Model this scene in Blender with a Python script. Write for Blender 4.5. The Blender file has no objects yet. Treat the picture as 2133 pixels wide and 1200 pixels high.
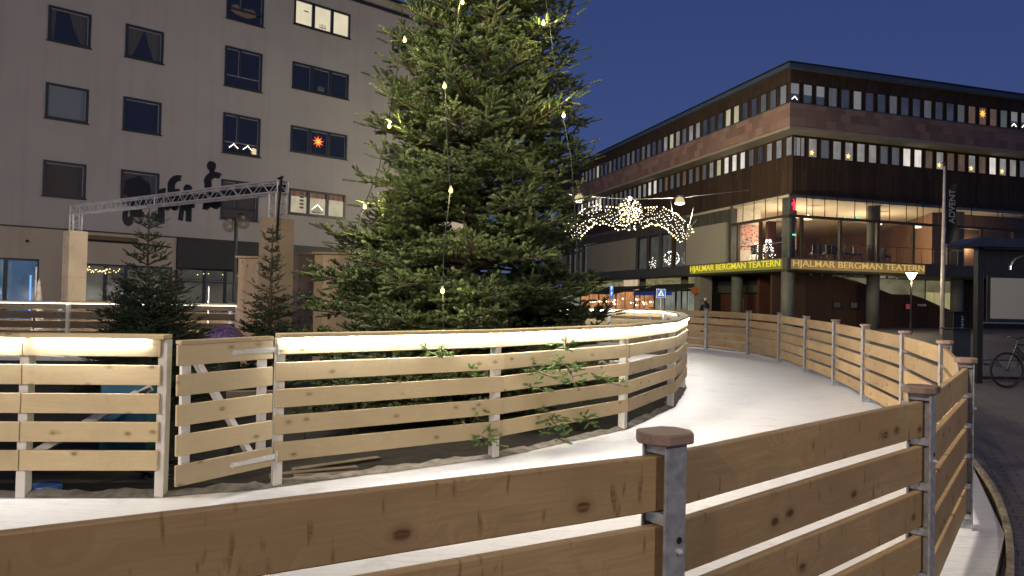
import bpy, math, random
import numpy as np
from mathutils import Vector, Matrix
R = math.radians
random.seed(7); rng = np.random.default_rng(11)
sc = bpy.context.scene
col = sc.collection

# ------------------------------------------------------------------ camera
FPX, PITCH, ROLL, EYE = 1473.7, 0.01835, 0.02242, 1.65
CX, CY = 1066.5, 600.0
cp, sp, cr, sr = math.cos(PITCH), math.sin(PITCH), math.cos(ROLL), math.sin(ROLL)
RW = np.array([[cr, -sr, 0], [sr, cr, 0], [0, 0, 1]]) @ np.array([[1, 0, 0], [0, cp, sp], [0, -sp, cp]]) @ np.array([[1., 0, 0], [0, 0, -1], [0, 1, 0]])
cam_d = bpy.data.cameras.new('camera'); cam = bpy.data.objects.new('camera', cam_d); col.objects.link(cam)
cam_d.sensor_width = 36; cam_d.lens = 36 * FPX / 2133; cam_d.clip_end = 1500; cam_d.clip_start = .05
cam.matrix_world = Matrix(((RW[0][0], -RW[1][0], -RW[2][0], 0), (RW[0][1], -RW[1][1], -RW[2][1], 0), (RW[0][2], -RW[1][2], -RW[2][2], EYE), (0, 0, 0, 1)))
sc.camera = cam

# ------------------------------------------------------------------ sky and light
world = bpy.data.worlds.new('World'); sc.world = world; world.use_nodes = True
wn = world.node_tree; bg = wn.nodes['Background']
sky = wn.nodes.new('ShaderNodeTexSky'); sky.sky_type = 'NISHITA'; sky.sun_disc = False
sky.sun_elevation = R(15); sky.sun_rotation = R(190); sky.ozone_density = 4; sky.dust_density = 0.0; sky.air_density = 1.0
tint = wn.nodes.new('ShaderNodeMix'); tint.data_type = 'RGBA'; tint.blend_type = 'MULTIPLY'; tint.inputs[0].default_value = 1
tint.inputs[7].default_value = (0.36, 0.44, 1.0, 1)
gam = wn.nodes.new('ShaderNodeGamma'); gam.inputs[1].default_value = .45; wn.links.new(sky.outputs[0], gam.inputs[0]); wn.links.new(gam.outputs[0], tint.inputs[6]); wn.links.new(tint.outputs[2], bg.inputs[0]); bg.inputs[1].default_value = 0.062

def lamp(name, loc, power, color, radius=.25, kind='POINT', target=None, size=70, blend=.8):
    d = bpy.data.lights.new(name, kind); d.energy = power; d.color = color; d.shadow_soft_size = radius
    o = bpy.data.objects.new(name, d); col.objects.link(o); o.location = loc
    if kind == 'SPOT':
        d.spot_size = R(size); d.spot_blend = blend
    if target is not None:
        o.rotation_euler = (Vector(target) - Vector(loc)).to_track_quat('-Z', 'Y').to_euler()
    return o
# unseen spots added as street lighting of the square, no masts modelled
lamp('unseen_street_spot', (-9, -9, 9), 4200, (1.0, .80, .58), .3, 'SPOT', (-6, 18, 4), 100)
lamp('unseen_street_spot', (7, -7, 8.5), 1500, (1.0, .88, .72), .3, 'SPOT', (4, 14, 3), 105)
lamp('unseen_street_spot', (-6.5, 4.5, 8.5), 4400, (1.0, .87, .73), .9, 'SPOT', (5.5, 11, .6), 75)
lamp('unseen_street_spot', (-3, 30, 9), 3200, (1.0, .80, .50), .3, 'SPOT', (12, 46, 6), 110)
vs = sc.view_settings
vs.view_transform = 'Standard'; vs.look = 'None'; vs.gamma = 1; vs.use_curve_mapping = False; vs.exposure = 0.5
sc.cycles.max_bounces = 8; sc.cycles.diffuse_bounces = 3; sc.cycles.glossy_bounces = 3; sc.cycles.transmission_bounces = 4; sc.cycles.transparent_max_bounces = 12
sc.cycles.sample_clamp_indirect = 4; sc.cycles.caustics_reflective = False; sc.cycles.caustics_refractive = False
sc.cycles.use_denoising = True

# ------------------------------------------------------------------ helpers
GA, GB = .00696, .01347
def gz(x, y): return GA * x + GB * y
def ray(px, py):
    d = RW.T @ np.array([(px - CX) / FPX, (py - CY) / FPX, 1.]); return d / d[1]
def G(px, py, h=0.):
    d = ray(px, py); t = (h - EYE) / (d[2] - GA * d[0] - GB); return Vector((d[0] * t, d[1] * t, EYE + d[2] * t))
def D(px, py, Y):
    d = ray(px, py) * Y; return Vector((d[0], d[1], EYE + d[2]))

def link(o, parent=None):
    col.objects.link(o)
    if parent is not None: o.parent = parent
    return o
def tag(o, label=None, cat=None, group=None, kind=None):
    if label: o['label'] = label
    if cat: o['category'] = cat
    if group: o['group'] = group
    if kind: o['kind'] = kind
    return o
def thing(name, label, cat, loc=(0, 0, 0), rz=0., group=None):
    o = bpy.data.objects.new(name, None); o.empty_display_size = .2; link(o)
    o.location = loc; o.rotation_euler = (0, 0, rz)
    return tag(o, label, cat, group)
def clone(o, parent=None, **kw):
    c = o.copy(); col.objects.link(c)
    if parent is not None: c.parent = parent
    for ch in o.children: clone(ch, c)
    return c

class MB:
    def __init__(s): s.v = []; s.f = []; s.m = []
    def add(s, vs, fs, mi=0):
        b = len(s.v); s.v += [tuple(v) for v in vs]; s.f += [tuple(b + i for i in f) for f in fs]; s.m += [mi] * len(fs)
    def box(s, x0, x1, y0, y1, z0, z1, mi=0):
        vs = [(x, y, z) for z in (z0, z1) for y in (y0, y1) for x in (x0, x1)]
        s.add(vs, [(0, 2, 3, 1), (4, 5, 7, 6), (0, 1, 5, 4), (1, 3, 7, 5), (3, 2, 6, 7), (2, 0, 4, 6)], mi)
    def quad(s, a, b, c, d, mi=0): s.add([a, b, c, d], [(0, 1, 2, 3)], mi)
    def obox(s, p, q, w, h, mi=0, up=Vector((0, 0, 1))):
        p = Vector(p); q = Vector(q); d = (q - p).normalized(); u = d.cross(up)
        if u.length < 1e-4: u = d.cross(Vector((0, 1, 0)))
        u.normalize(); n = u.cross(d); u = u * w / 2; n = n * h / 2
        vs = [p - u - n, p + u - n, p + u + n, p - u + n, q - u - n, q + u - n, q + u + n, q - u + n]
        s.add(vs, [(0, 1, 2, 3), (4, 7, 6, 5), (0, 4, 5, 1), (1, 5, 6, 2), (2, 6, 7, 3), (3, 7, 4, 0)], mi)
    def tube(s, pts, r, n=8, mi=0, cap=True):
        pts = [Vector(p) for p in pts]; rr = r if isinstance(r, (list, tuple)) else [r] * len(pts); vs = []; fs = []
        ref = None
        for i, p in enumerate(pts):
            d = (pts[min(i + 1, len(pts) - 1)] - pts[max(i - 1, 0)]).normalized()
            if ref is None: ref = Vector((0, 0, 1)) if abs(d.z) < .9 else Vector((1, 0, 0))
            a = d.cross(ref).normalized(); b = a.cross(d); ref = b if abs(d.dot(b)) < .99 else ref
            vs += [p + (a * math.cos(t) + b * math.sin(t)) * rr[i] for t in [2 * math.pi * k / n for k in range(n)]]
        for i in range(len(pts) - 1):
            for k in range(n): fs.append((i * n + k, i * n + (k + 1) % n, (i + 1) * n + (k + 1) % n, (i + 1) * n + k))
        if cap: fs.append(tuple(range(n - 1, -1, -1))); fs.append(tuple((len(pts) - 1) * n + k for k in range(n)))
        s.add(vs, fs, mi)
    def lathe(s, prof, n=16, c=(0, 0, 0), mi=0):
        vs = []; fs = []
        for r, z in prof: vs += [(c[0] + r * math.cos(2 * math.pi * k / n), c[1] + r * math.sin(2 * math.pi * k / n), c[2] + z) for k in range(n)]
        for i in range(len(prof) - 1):
            for k in range(n): fs.append((i * n + k, i * n + (k + 1) % n, (i + 1) * n + (k + 1) % n, (i + 1) * n + k))
        s.add(vs, fs, mi)
    def ball(s, c, r, n=10, mi=0, sz=1.):
        s.lathe([(max(1e-4, r * math.sin(math.pi * i / n)), -r * sz * math.cos(math.pi * i / n)) for i in range(n + 1)], n + 4, c, mi)
    def prism(s, poly, t0, t1, fn, mi=0):          # poly in 2-d, fn(u,v,t)->xyz
        n = len(poly); vs = [fn(u, v, t0) for u, v in poly] + [fn(u, v, t1) for u, v in poly]
        s.add(vs, [tuple(range(n)), tuple(range(2 * n - 1, n - 1, -1))] + [(i, i + n, (i + 1) % n + n, (i + 1) % n) for i in range(n)], mi)
    def build(s, name, mats, parent=None, loc=(0, 0, 0), rot=(0, 0, 0), smooth=False, bevel=0):
        me = bpy.data.meshes.new(name); me.from_pydata(s.v, [], s.f)
        for m in (mats if isinstance(mats, (list, tuple)) else [mats]): me.materials.append(m)
        me.polygons.foreach_set('material_index', s.m)
        if smooth: me.polygons.foreach_set('use_smooth', [True] * len(s.f))
        me.update(); o = bpy.data.objects.new(name, me); link(o, parent); o.location = loc; o.rotation_euler = rot
        if bevel:
            b = o.modifiers.new('bevel', 'BEVEL'); b.width = bevel; b.segments = 1; b.limit_method = 'ANGLE'
        return o
def bx(name, parent, x0, x1, y0, y1, z0, z1, mat, bevel=0):
    m = MB(); c = ((x0 + x1) / 2, (y0 + y1) / 2, (z0 + z1) / 2)
    m.box(x0 - c[0], x1 - c[0], y0 - c[1], y1 - c[1], z0 - c[2], z1 - c[2])
    return m.build(name, mat, parent, c, bevel=bevel)

# ------------------------------------------------------------------ materials
class N:
    def __init__(s, name):
        s.m = bpy.data.materials.new(name); s.m.use_nodes = True; s.t = s.m.node_tree; s.b = s.t.nodes['Principled BSDF']; s.out = s.t.nodes['Material Output']
    def n(s, typ, **kw):
        o = s.t.nodes.new(typ)
        for k, v in kw.items():
            if k.startswith('i_'): o.inputs[k[2:].replace('_', ' ')].default_value = v
            else: setattr(o, k, v)
        return o
    def l(s, a, b): s.t.links.new(a, b)
    def obj(s, scale=(1, 1, 1), rand=0.):
        tc = s.n('ShaderNodeTexCoord'); mp = s.n('ShaderNodeMapping'); mp.inputs['Scale'].default_value = scale
        s.l(tc.outputs['Object'], mp.inputs[0])
        if rand:
            oi = s.n('ShaderNodeObjectInfo'); vm = s.n('ShaderNodeVectorMath', operation='MULTIPLY_ADD')
            cb = s.n('ShaderNodeCombineXYZ'); 
            for k in range(3): s.l(oi.outputs['Random'], cb.inputs[k])
            vm.inputs[1].default_value = (rand, rand * .37, rand * .61); s.l(cb.outputs[0], vm.inputs[0]); s.l(mp.outputs[0], vm.inputs[2]); return vm.outputs[0]
        return mp.outputs[0]
    def noise(s, vec, scale, detail=4, rough=.55):
        o = s.n('ShaderNodeTexNoise'); o.inputs['Scale'].default_value = scale; o.inputs['Detail'].default_value = detail; o.inputs['Roughness'].default_value = rough
        s.l(vec, o.inputs['Vector']); return o.outputs['Fac']
    def ramp(s, fac, stops):
        o = s.n('ShaderNodeValToRGB'); e = o.color_ramp.elements
        while len(e) < len(stops): e.new(.5)
        for k, (p, c) in enumerate(stops): e[k].position = p; e[k].color = (*c, 1) if len(c) == 3 else c
        s.l(fac, o.inputs[0]); return o.outputs[0]
    def mix(s, fac, a, b, bt='MIX'):
        o = s.n('ShaderNodeMix', data_type='RGBA', blend_type=bt)
        for v, i in ((fac, 0), (a, 6), (b, 7)):
            if isinstance(v, (int, float)): o.inputs[i].default_value = v
            elif isinstance(v, tuple): o.inputs[i].default_value = (*v, 1) if len(v) == 3 else v
            else: s.l(v, o.inputs[i])
        return o.outputs[2]
    def bump(s, h, strength=.3, dist=.01):
        o = s.n('ShaderNodeBump'); o.inputs['Strength'].default_value = strength; o.inputs['Distance'].default_value = dist; s.l(h, o.inputs['Height']); s.l(o.outputs[0], s.b.inputs['Normal'])
    def set(s, rough=.6, metal=0., spec=.5, color=None):
        s.b.inputs['Roughness'].default_value = rough; s.b.inputs['Metallic'].default_value = metal; s.b.inputs['Specular IOR Level'].default_value = spec
        if color is not None:
            if isinstance(color, tuple): s.b.inputs['Base Color'].default_value = (*color, 1)
            else: s.l(color, s.b.inputs['Base Color'])
        return s.m

def wood(name, light, dark, knot, streak=.0, rough=.62, kscale=1., upright=False):
    n = N(name); v = n.obj(rand=37.)
    if upright: um = n.n('ShaderNodeMapping'); um.inputs['Rotation'].default_value = (0, math.pi / 2, 0); n.l(v, um.inputs[0]); v = um.outputs[0]
    g1 = n.n('ShaderNodeMapping'); g1.inputs['Scale'].default_value = (.9, 14, 14); n.l(v, g1.inputs[0])
    # grain lines warped round the knots
    kv = n.n('ShaderNodeMapping'); kv.inputs['Scale'].default_value = (4.2 * kscale, 6.5 * kscale, 1.); sxz = n.n('ShaderNodeSeparateXYZ'); n.l(v, sxz.inputs[0]); cxz = n.n('ShaderNodeCombineXYZ'); n.l(sxz.outputs[0], cxz.inputs[0]); n.l(sxz.outputs[2], cxz.inputs[1]); n.l(cxz.outputs[0], kv.inputs[0])
    vo = n.n('ShaderNodeTexVoronoi', voronoi_dimensions='2D'); vo.inputs['Scale'].default_value = 1.0; vo.inputs['Randomness'].default_value = 1; n.l(kv.outputs[0], vo.inputs['Vector'])
    mr = n.n('ShaderNodeMapRange'); mr.inputs['From Min'].default_value = 0.; mr.inputs['From Max'].default_value = .42; mr.inputs['To Min'].default_value = 1.4; mr.inputs['To Max'].default_value = 0; n.l(vo.outputs['Distance'], mr.inputs[0])
    ad = n.n('ShaderNodeVectorMath', operation='ADD'); cb = n.n('ShaderNodeCombineXYZ'); n.l(mr.outputs[0], cb.inputs[2]); n.l(g1.outputs[0], ad.inputs[0]); n.l(cb.outputs[0], ad.inputs[1])
    f1 = n.noise(ad.outputs[0], 1.7, 5, .6)
    wv = n.n('ShaderNodeMath', operation='MULTIPLY'); wv.inputs[1].default_value = 26.; n.l(f1, wv.inputs[0])
    sn = n.n('ShaderNodeMath', operation='SINE'); n.l(wv.outputs[0], sn.inputs[0])
    fac = n.n('ShaderNodeMapRange'); fac.inputs['From Min'].default_value = -1; n.l(sn.outputs[0], fac.inputs[0])
    c = n.mix(fac.outputs[0], light, tuple(.45 * a_ + .55 * b_ for a_, b_ in zip(light, dark)))
    big = n.noise(v, 1.3, 3); c = n.mix(n.ramp(big, [(.35, (0, 0, 0)), (.7, (.8, .8, .8))]), c, tuple(x * .82 for x in dark))
    kf = n.ramp(vo.outputs['Distance'], [(.0, (1, 1, 1)), (.07, (.95, .95, .95)), (.11, (.3, .3, .3)), (.2, (0, 0, 0))])
    sel = n.ramp(vo.outputs['Color'], [(.60, (0, 0, 0)), (.64, (1, 1, 1))])
    c = n.mix(n.mix(1., kf, sel, 'MULTIPLY'), c, knot)
    if streak:
        sm = n.n('ShaderNodeMapping'); sm.inputs['Scale'].default_value = (34, 1, 7.0); sm.inputs['Rotation'].default_value = (0, .3, 0); n.l(v, sm.inputs[0])
        st = n.noise(sm.outputs[0], 1., 2, .5); c = n.mix(n.ramp(st, [(.64, (0, 0, 0)), (.72, (streak,) * 3)]), c, knot)
        fb = n.n('ShaderNodeMapping'); fb.inputs['Scale'].default_value = (3, 60, 90); n.l(v, fb.inputs[0]); c = n.mix(n.ramp(n.noise(fb.outputs[0], 1.5, 5, .7), [(.40, (.55, .55, .55)), (.55, (0, 0, 0))]), c, dark)
    n.bump(f1, .25, .004)
    oi = n.n('ShaderNodeObjectInfo'); hs = n.n('ShaderNodeHueSaturation'); mr2 = n.n('ShaderNodeMapRange'); mr2.inputs['To Min'].default_value = .8; mr2.inputs['To Max'].default_value = 1.18
    n.l(oi.outputs['Random'], mr2.inputs[0]); n.l(mr2.outputs[0], hs.inputs['Value']); n.l(c, hs.inputs['Color'])
    return n.set(rough, color=hs.outputs[0], spec=.3)
def plain(name, c, rough=.6, metal=0., var=.15, scale=8., spec=.5, bump=0.):
    n = N(name); v = n.obj(); f = n.noise(v, scale, 5)
    cc = n.mix(n.ramp(f, [(.3, (0, 0, 0)), (.7, (1, 1, 1))]), tuple(x * (1 - var) for x in c), tuple(min(1, x * (1 + var)) for x in c))
    if bump: n.bump(f, bump, .01)
    return n.set(rough, metal, spec, cc)
def emis(name, c, s, base=(.02, .02, .02)):
    n = N(name); n.set(.4, color=base); n.b.inputs['Emission Color'].default_value = (*c, 1); n.b.inputs['Emission Strength'].default_value = s; return n.m
M = {}
M['wood_out'] = wood('brown_treated_wood', (.53, .365, .19), (.40, .265, .13), (.12, .055, .025), streak=.6, kscale=.9)
M['wood_in'] = wood('pale_treated_wood', (.60, .49, .30), (.52, .42, .25), (.20, .15, .09), streak=.12, kscale=1.0)
M['wood_cap'] = wood('cap_wood', (.36, .25, .19), (.26, .18, .135), (.14, .08, .06))
M['wood_light'] = wood('spruce_board_wood', (.80, .63, .42), (.70, .54, .35), (.30, .17, .08))
M['wood_up'] = wood('upright_spruce_boards', (.80, .63, .42), (.70, .54, .35), (.30, .17, .08), upright=True)
M['white_paint'] = plain('white_painted_timber', (.72, .70, .67), .5, var=.06)
M['galv'] = plain('galvanised_steel', (.46, .48, .50), .48, .45, var=.30, scale=22)
M['alu'] = plain('truss_aluminium', (.66, .64, .63), .45, .25, var=.08)
M['black'] = plain('black_metal', (.015, .015, .016), .45, var=.2)
M['rubber'] = plain('black_rubber', (.012, .012, .012), .7)
M['cable'] = plain('cable_sheath', (.01, .012, .01), .6)
M['led'] = emis('led_strip', (1.0, .975, .93), 105)
M['led_in'] = emis('led_strip_inner', (1.0, .95, .86), 14); M['led_back'] = emis('led_strip_dim', (1.0, .95, .86), 4)

def mat_ice():
    n = N('rink_ice'); v = n.obj(); a = n.noise(v, .35, 4); b = n.noise(v, 9, 6, .7); 
    c = n.mix(n.ramp(a, [(.35, (0, 0, 0)), (.7, (1, 1, 1))]), (.79, .785, .775), (.71, .705, .70))
    sm = n.n('ShaderNodeMapping'); sm.inputs['Scale'].default_value = (6, 60, 1); sm.inputs['Rotation'].default_value = (0, 0, .9); n.l(v, sm.inputs[0])
    sc1 = n.noise(sm.outputs[0], .7, 5, .75); c = n.mix(n.ramp(sc1, [(.6, (0, 0, 0)), (.75, (.35, .35, .35))]), c, (.86, .86, .87))
    sp = n.noise(v, 60, 2, .5); c = n.mix(n.ramp(sp, [(.68, (0, 0, 0)), (.74, (.25, .25, .25))]), c, (.5, .47, .44))
    n.bump(n.mix(.5, b, sc1), .22, .004)
    dl = n.n('ShaderNodeMapping'); dl.inputs['Scale'].default_value = (1.2, 1.2, 1); n.l(v, dl.inputs[0]); dd = n.noise(dl.outputs[0], 1.9, 7, .75); c = n.mix(n.ramp(dd, [(.56, (0, 0, 0)), (.68, (.55, .55, .55))]), c, (.50, .47, .44))
    for rot, th in ((.2, .66), (-.5, .68), (1.3, .69)):
        mp = n.n('ShaderNodeMapping'); mp.inputs['Scale'].default_value = (1.1, 42, 1); mp.inputs['Rotation'].default_value = (0, 0, rot); n.l(v, mp.inputs[0])
        wp = n.noise(v, .6, 2); av = n.n('ShaderNodeVectorMath', operation='ADD'); n.l(mp.outputs[0], av.inputs[0]); cbw = n.n('ShaderNodeCombineXYZ'); mw = n.n('ShaderNodeMath', operation='MULTIPLY'); mw.inputs[1].default_value = 26.; n.l(wp, mw.inputs[0]); n.l(mw.outputs[0], cbw.inputs[1]); n.l(cbw.outputs[0], av.inputs[1])
        c = n.mix(n.ramp(n.noise(av.outputs[0], 1., 2, .5), [(th - .06, (0, 0, 0)), (th - .02, (.5, .5, .5))]), c, (.58, .58, .60))
    return n.set(.62, color=c, spec=.25)
M['ice'] = mat_ice()
def mat_paving():
    n = N('dark_paving'); v = n.obj(); br = n.n('ShaderNodeTexBrick'); br.inputs['Scale'].default_value = 1; br.offset = .5
    mp = n.n('ShaderNodeMapping'); mp.inputs['Rotation'].default_value = (0, 0, .5); n.l(v, mp.inputs[0]); n.l(mp.outputs[0], br.inputs['Vector'])
    br.inputs['Brick Width'].default_value = .21; br.inputs['Row Height'].default_value = .105; br.inputs['Mortar Size'].default_value = .006; br.inputs['Mortar Smooth'].default_value = .3
    br.inputs['Color1'].default_value = (.155, .138, .128, 1); br.inputs['Color2'].default_value = (.19, .168, .155, 1); br.inputs['Mortar'].default_value = (.025, .023, .022, 1)
    big = n.noise(v, .5, 4); c = n.mix(n.ramp(big, [(.35, (0, 0, 0)), (.7, (.5, .5, .5))]), br.outputs['Color'], (.075, .068, .065))
    n.bump(br.outputs['Fac'], -.5, .006); return n.set(.62, color=c)
M['paving'] = mat_paving()
def mat_plaster(name, c1, c2, sc_=.5):
    n = N(name); v = n.obj(); a = n.noise(v, sc_, 5); b = n.noise(v, 60, 3, .6)
    sm = n.n('ShaderNodeMapping'); sm.inputs['Scale'].default_value = (3, 3, .12); n.l(v, sm.inputs[0]); st = n.noise(sm.outputs[0], 1.1, 4)
    c = n.mix(n.ramp(a, [(.3, (0, 0, 0)), (.7, (1, 1, 1))]), c1, c2); c = n.mix(n.ramp(st, [(.5, (0, 0, 0)), (.8, (.24, .24, .24))]), c, tuple(x * .6 for x in c1))
    n.bump(b, .35, .004); return n.set(.9, color=c, spec=.2)
M['plaster'] = mat_plaster('grey_render', (.385, .36, .345), (.435, .405, .385))
M['plaster_low'] = mat_plaster('warm_render', (.44, .37, .30), (.48, .41, .335))
M['beige_panel'] = mat_plaster('beige_wall_panel', (.30, .285, .22), (.33, .31, .245))
M['beam'] = plain('painted_fascia', (.065, .066, .058), .55, var=.15, scale=1.5)
M['column'] = plain('concrete_column', (.10, .105, .09), .7, var=.2, scale=2)
M['concrete'] = plain('pale_soffit_concrete', (.33, .29, .22), .8, var=.12, scale=1.2)
M['dark_fascia'] = plain('black_shop_fascia', (.022, .022, .022), .5, var=.2, scale=1)
M['roof_metal'] = plain('roof_sheet_metal', (.10, .13, .18), .5, .3, var=.15, scale=.6)
M['wframe'] = plain('dark_blue_window_frame', (.022, .032, .045), .4, var=.12)
def mat_stone():
    n = N('sandstone_slabs'); tc = n.n('ShaderNodeTexCoord'); v0 = tc.outputs['Object']; sx = n.n('ShaderNodeSeparateXYZ'); n.l(v0, sx.inputs[0])
    ad = n.n('ShaderNodeMath', operation='ADD'); n.l(sx.outputs[0], ad.inputs[0]); n.l(sx.outputs[1], ad.inputs[1]); cb = n.n('ShaderNodeCombineXYZ'); n.l(ad.outputs[0], cb.inputs[0]); n.l(sx.outputs[2], cb.inputs[1])
    br = n.n('ShaderNodeTexBrick'); n.l(cb.outputs[0], br.inputs['Vector']); br.inputs['Scale'].default_value = 1; br.inputs['Brick Width'].default_value = .62; br.inputs['Row Height'].default_value = .42
    br.inputs['Mortar Size'].default_value = .004; br.inputs['Color1'].default_value = (.34, .225, .185, 1); br.inputs['Color2'].default_value = (.16, .09, .07, 1); br.inputs['Mortar'].default_value = (.15, .1, .08, 1); br.inputs['Bias'].default_value = -.3
    a = n.noise(v0, 1.4, 5); c = n.mix(n.ramp(a, [(.3, (0, 0, 0)), (.75, (.4, .4, .4))]), br.outputs['Color'], (.23, .16, .135))
    return n.set(.85, color=c, spec=.2)
M['stone'] = mat_stone()
def mat_planks(name, c1, c2, w=.14):
    n = N(name); tc = n.n('ShaderNodeTexCoord'); v0 = tc.outputs['Object']; sx = n.n('ShaderNodeSeparateXYZ'); n.l(v0, sx.inputs[0])
    ad = n.n('ShaderNodeMath', operation='ADD'); n.l(sx.outputs[0], ad.inputs[0]); n.l(sx.outputs[1], ad.inputs[1]); cb = n.n('ShaderNodeCombineXYZ'); n.l(ad.outputs[0], cb.inputs[1]); n.l(sx.outputs[2], cb.inputs[0])
    br = n.n('ShaderNodeTexBrick'); n.l(cb.outputs[0], br.inputs['Vector']); br.inputs['Scale'].default_value = 1; br.inputs['Brick Width'].default_value = 9.; br.inputs['Row Height'].default_value = w
    br.inputs['Mortar Size'].default_value = .008; br.inputs['Color1'].default_value = (*c1, 1); br.inputs['Color2'].default_value = (*c2, 1); br.inputs['Mortar'].default_value = (.008, .006, .004, 1)
    mp = n.n('ShaderNodeMapping'); mp.inputs['Scale'].default_value = (9, 9, .7); n.l(v0, mp.inputs[0]); a = n.noise(mp.outputs[0], 1.5, 5)
    c = n.mix(n.ramp(a, [(.35, (0, 0, 0)), (.7, (.8, .8, .8))]), br.outputs['Color'], tuple(x * .5 for x in c1))
    n.bump(br.outputs['Fac'], -.6, .01); return n.set(.7, color=c, spec=.3)
M['clad'] = mat_planks('dark_timber_cladding', (.095, .058, .034), (.038, .025, .016))
M['brownwall'] = mat_planks('brown_panelled_wall', (.10, .042, .022), (.07, .03, .017), .9)
M['orangewood'] = mat_planks('orange_veneer_wall', (.27, .155, .085), (.22, .125, .07), 1.1)

def pane_glass(name, c=(.020, .022, .030), rough=.05, ior=1.85):
    n = N(name); v = n.obj(); f = n.noise(v, .7, 2); n.set(rough, color=c); n.b.inputs['IOR'].default_value = ior; n.bump(f, .02, .05); return n.m
M['pane_dark'] = pane_glass('dark_window_pane')
M['pane_frost'] = pane_glass('blind_behind_pane', (.20, .22, .26), .2, 1.5)
M['pane_warm'] = pane_glass('dim_room_pane', (.085, .075, .06), .1, 1.5)
def glass_sheet(name, tintc=(1, 1, 1), refl=.08):
    n = N(name); t = n.n('ShaderNodeBsdfTransparent'); t.inputs[0].default_value = (*tintc, 1); g = n.n('ShaderNodeBsdfGlossy'); g.inputs['Roughness'].default_value = .02
    fr = n.n('ShaderNodeFresnel'); fr.inputs[0].default_value = 1.5; mx = n.n('ShaderNodeMixShader'); n.l(fr.outputs[0], mx.inputs[0]); n.l(t.outputs[0], mx.inputs[1]); n.l(g.outputs[0], mx.inputs[2]); n.l(mx.outputs[0], n.out.inputs[0]); return n.m
M['glass'] = glass_sheet('clear_glazing')
def lit_room(name, c, s, folds=0., contrast=.5, scale=(1.5, 1.5, 1.2)):
    n = N(name); v = n.obj(scale, rand=23.); f = n.noise(v, 1.3, 3)
    k = n.ramp(f, [(.3, tuple(x * (1 - contrast) for x in c)), (.65, c)])
    if folds:
        w = n.obj((14, 14, .3), rand=11.); f2 = n.noise(w, 1.6, 2); k = n.mix(n.ramp(f2, [(.35, (folds,) * 3), (.6, (0, 0, 0))]), k, tuple(x * .45 for x in c))
    n.set(.12, color=(.03, .03, .03)); n.b.inputs['IOR'].default_value = 1.6
    n.l(k, n.b.inputs['Emission Color']); n.b.inputs['Emission Strength'].default_value = s; return n.m
P = {'d': lit_room('office_unlit_glow', (.030, .036, .055), .8), 'g': lit_room('office_grey_blind', (.085, .09, .10), .7, .5, .2), 'b': lit_room('office_pale_blind', (.16, .165, .17), .75, 0, .15),  # dark and blinded panes glow faintly too, dim room tone put into emission
     'w': lit_room('office_lit_soft', (.34, .32, .31), .6, .5, .45), 'W': lit_room('office_lit_bright', (.95, .88, .80), .65, .2, .35), 'y': lit_room('office_lit_yellow', (.62, .58, .38), .6, .2, .35),
     'o': lit_room('office_warm_curtain', (.16, .10, .065), .6, .7, .4), 'n': lit_room('office_patterned_film', (.34, .34, .35), .6, 0, .9, (22, 22, 22))}
M['star_yellow'] = emis('paper_star_glow', (1.0, .62, .14), 1.5)
M['star_orange'] = emis('orange_star_glow', (1.0, .42, .05), 1.2)
M['star_red'] = emis('red_star_glow', (1.0, .12, .03), .9)
M['bulb'] = emis('warm_bulb', (1.0, .78, .16), 5)
M['tiny'] = emis('fairy_bulb', (1.0, .84, .40), 7); M['tiny3'] = emis('cool_small_bulb', (1.0, .86, .62), 3.4)
M['candle'] = emis('candle_bulb', (1.0, .85, .62), 3.5)

# ------------------------------------------------------------------ ground, rink
def sheet(name, poly, dz, mat, kind='structure'):
    me = bpy.data.meshes.new(name); me.from_pydata([(x, y, gz(x, y) + dz) for x, y in poly], [], [tuple(range(len(poly)))]); me.materials.append(mat); o = bpy.data.objects.new(name, me); link(o); o['kind'] = kind; return o
sheet('ground', [(-400, -400), (400, -400), (400, 400), (-400, 400)], -.08, M['paving'])

OUT = [(-3.15, .33), (-1.33, 1.276), (.488, 2.222), (2.01, 3.46), (3.29, 5.12), (4.40, 7.18), (5.08, 9.13), (5.58, 11.15), (6.05, 13.2), (6.39, 15.32), (6.74, 17.75), (6.64, 19.8), (5.95, 21.55), (4.5, 22.9), (2.5, 23.5), (.4, 23.4),
       (-1.7, 22.6), (-3.7, 21.6), (-5.8, 20.6), (-7.9, 19.9), (-10, 19.4), (-12.1, 19.0), (-14.2, 18.7)]
ISL = [(-1.90, 5.89), (-.107, 7.01), (1.43, 8.59), (2.41, 10.35), (3.08, 12.4), (3.5, 14.5), (3.62, 16.5), (2.4, 17.3), (.6, 17.6), (-1.3, 17.6), (-3.1, 17.2), (-4.8, 16.75), (-6.3, 16.3), (-8.2, 16.25), (-10.1, 16.2), (-12, 16.1), (-13.9, 16.0)]
ISL_L = [(-2.72, 5.53), (-3.76, 5.47), (-5.6, 5.36), (-7.5, 5.3)]
def offs(poly, d):
    out = []
    for i, p in enumerate(poly):
        a = Vector(poly[max(i - 1, 0)]); b = Vector(poly[min(i + 1, len(poly) - 1)]); t = (b - a).normalized(); out.append((p[0] + t.y * d, p[1] - t.x * d))
    return out
oedge = offs(OUT, .24)
ice_poly = oedge + [(-16, 18.4), (-16, 16.05)] + list(reversed(offs(ISL, -.12)))[0:] + [(-2.0, 5.88), (-2.72, 5.60)] + [(x, y + .08) for x, y in ISL_L[1:]] + [(-16, 5.3), (-16, .0)]
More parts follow.
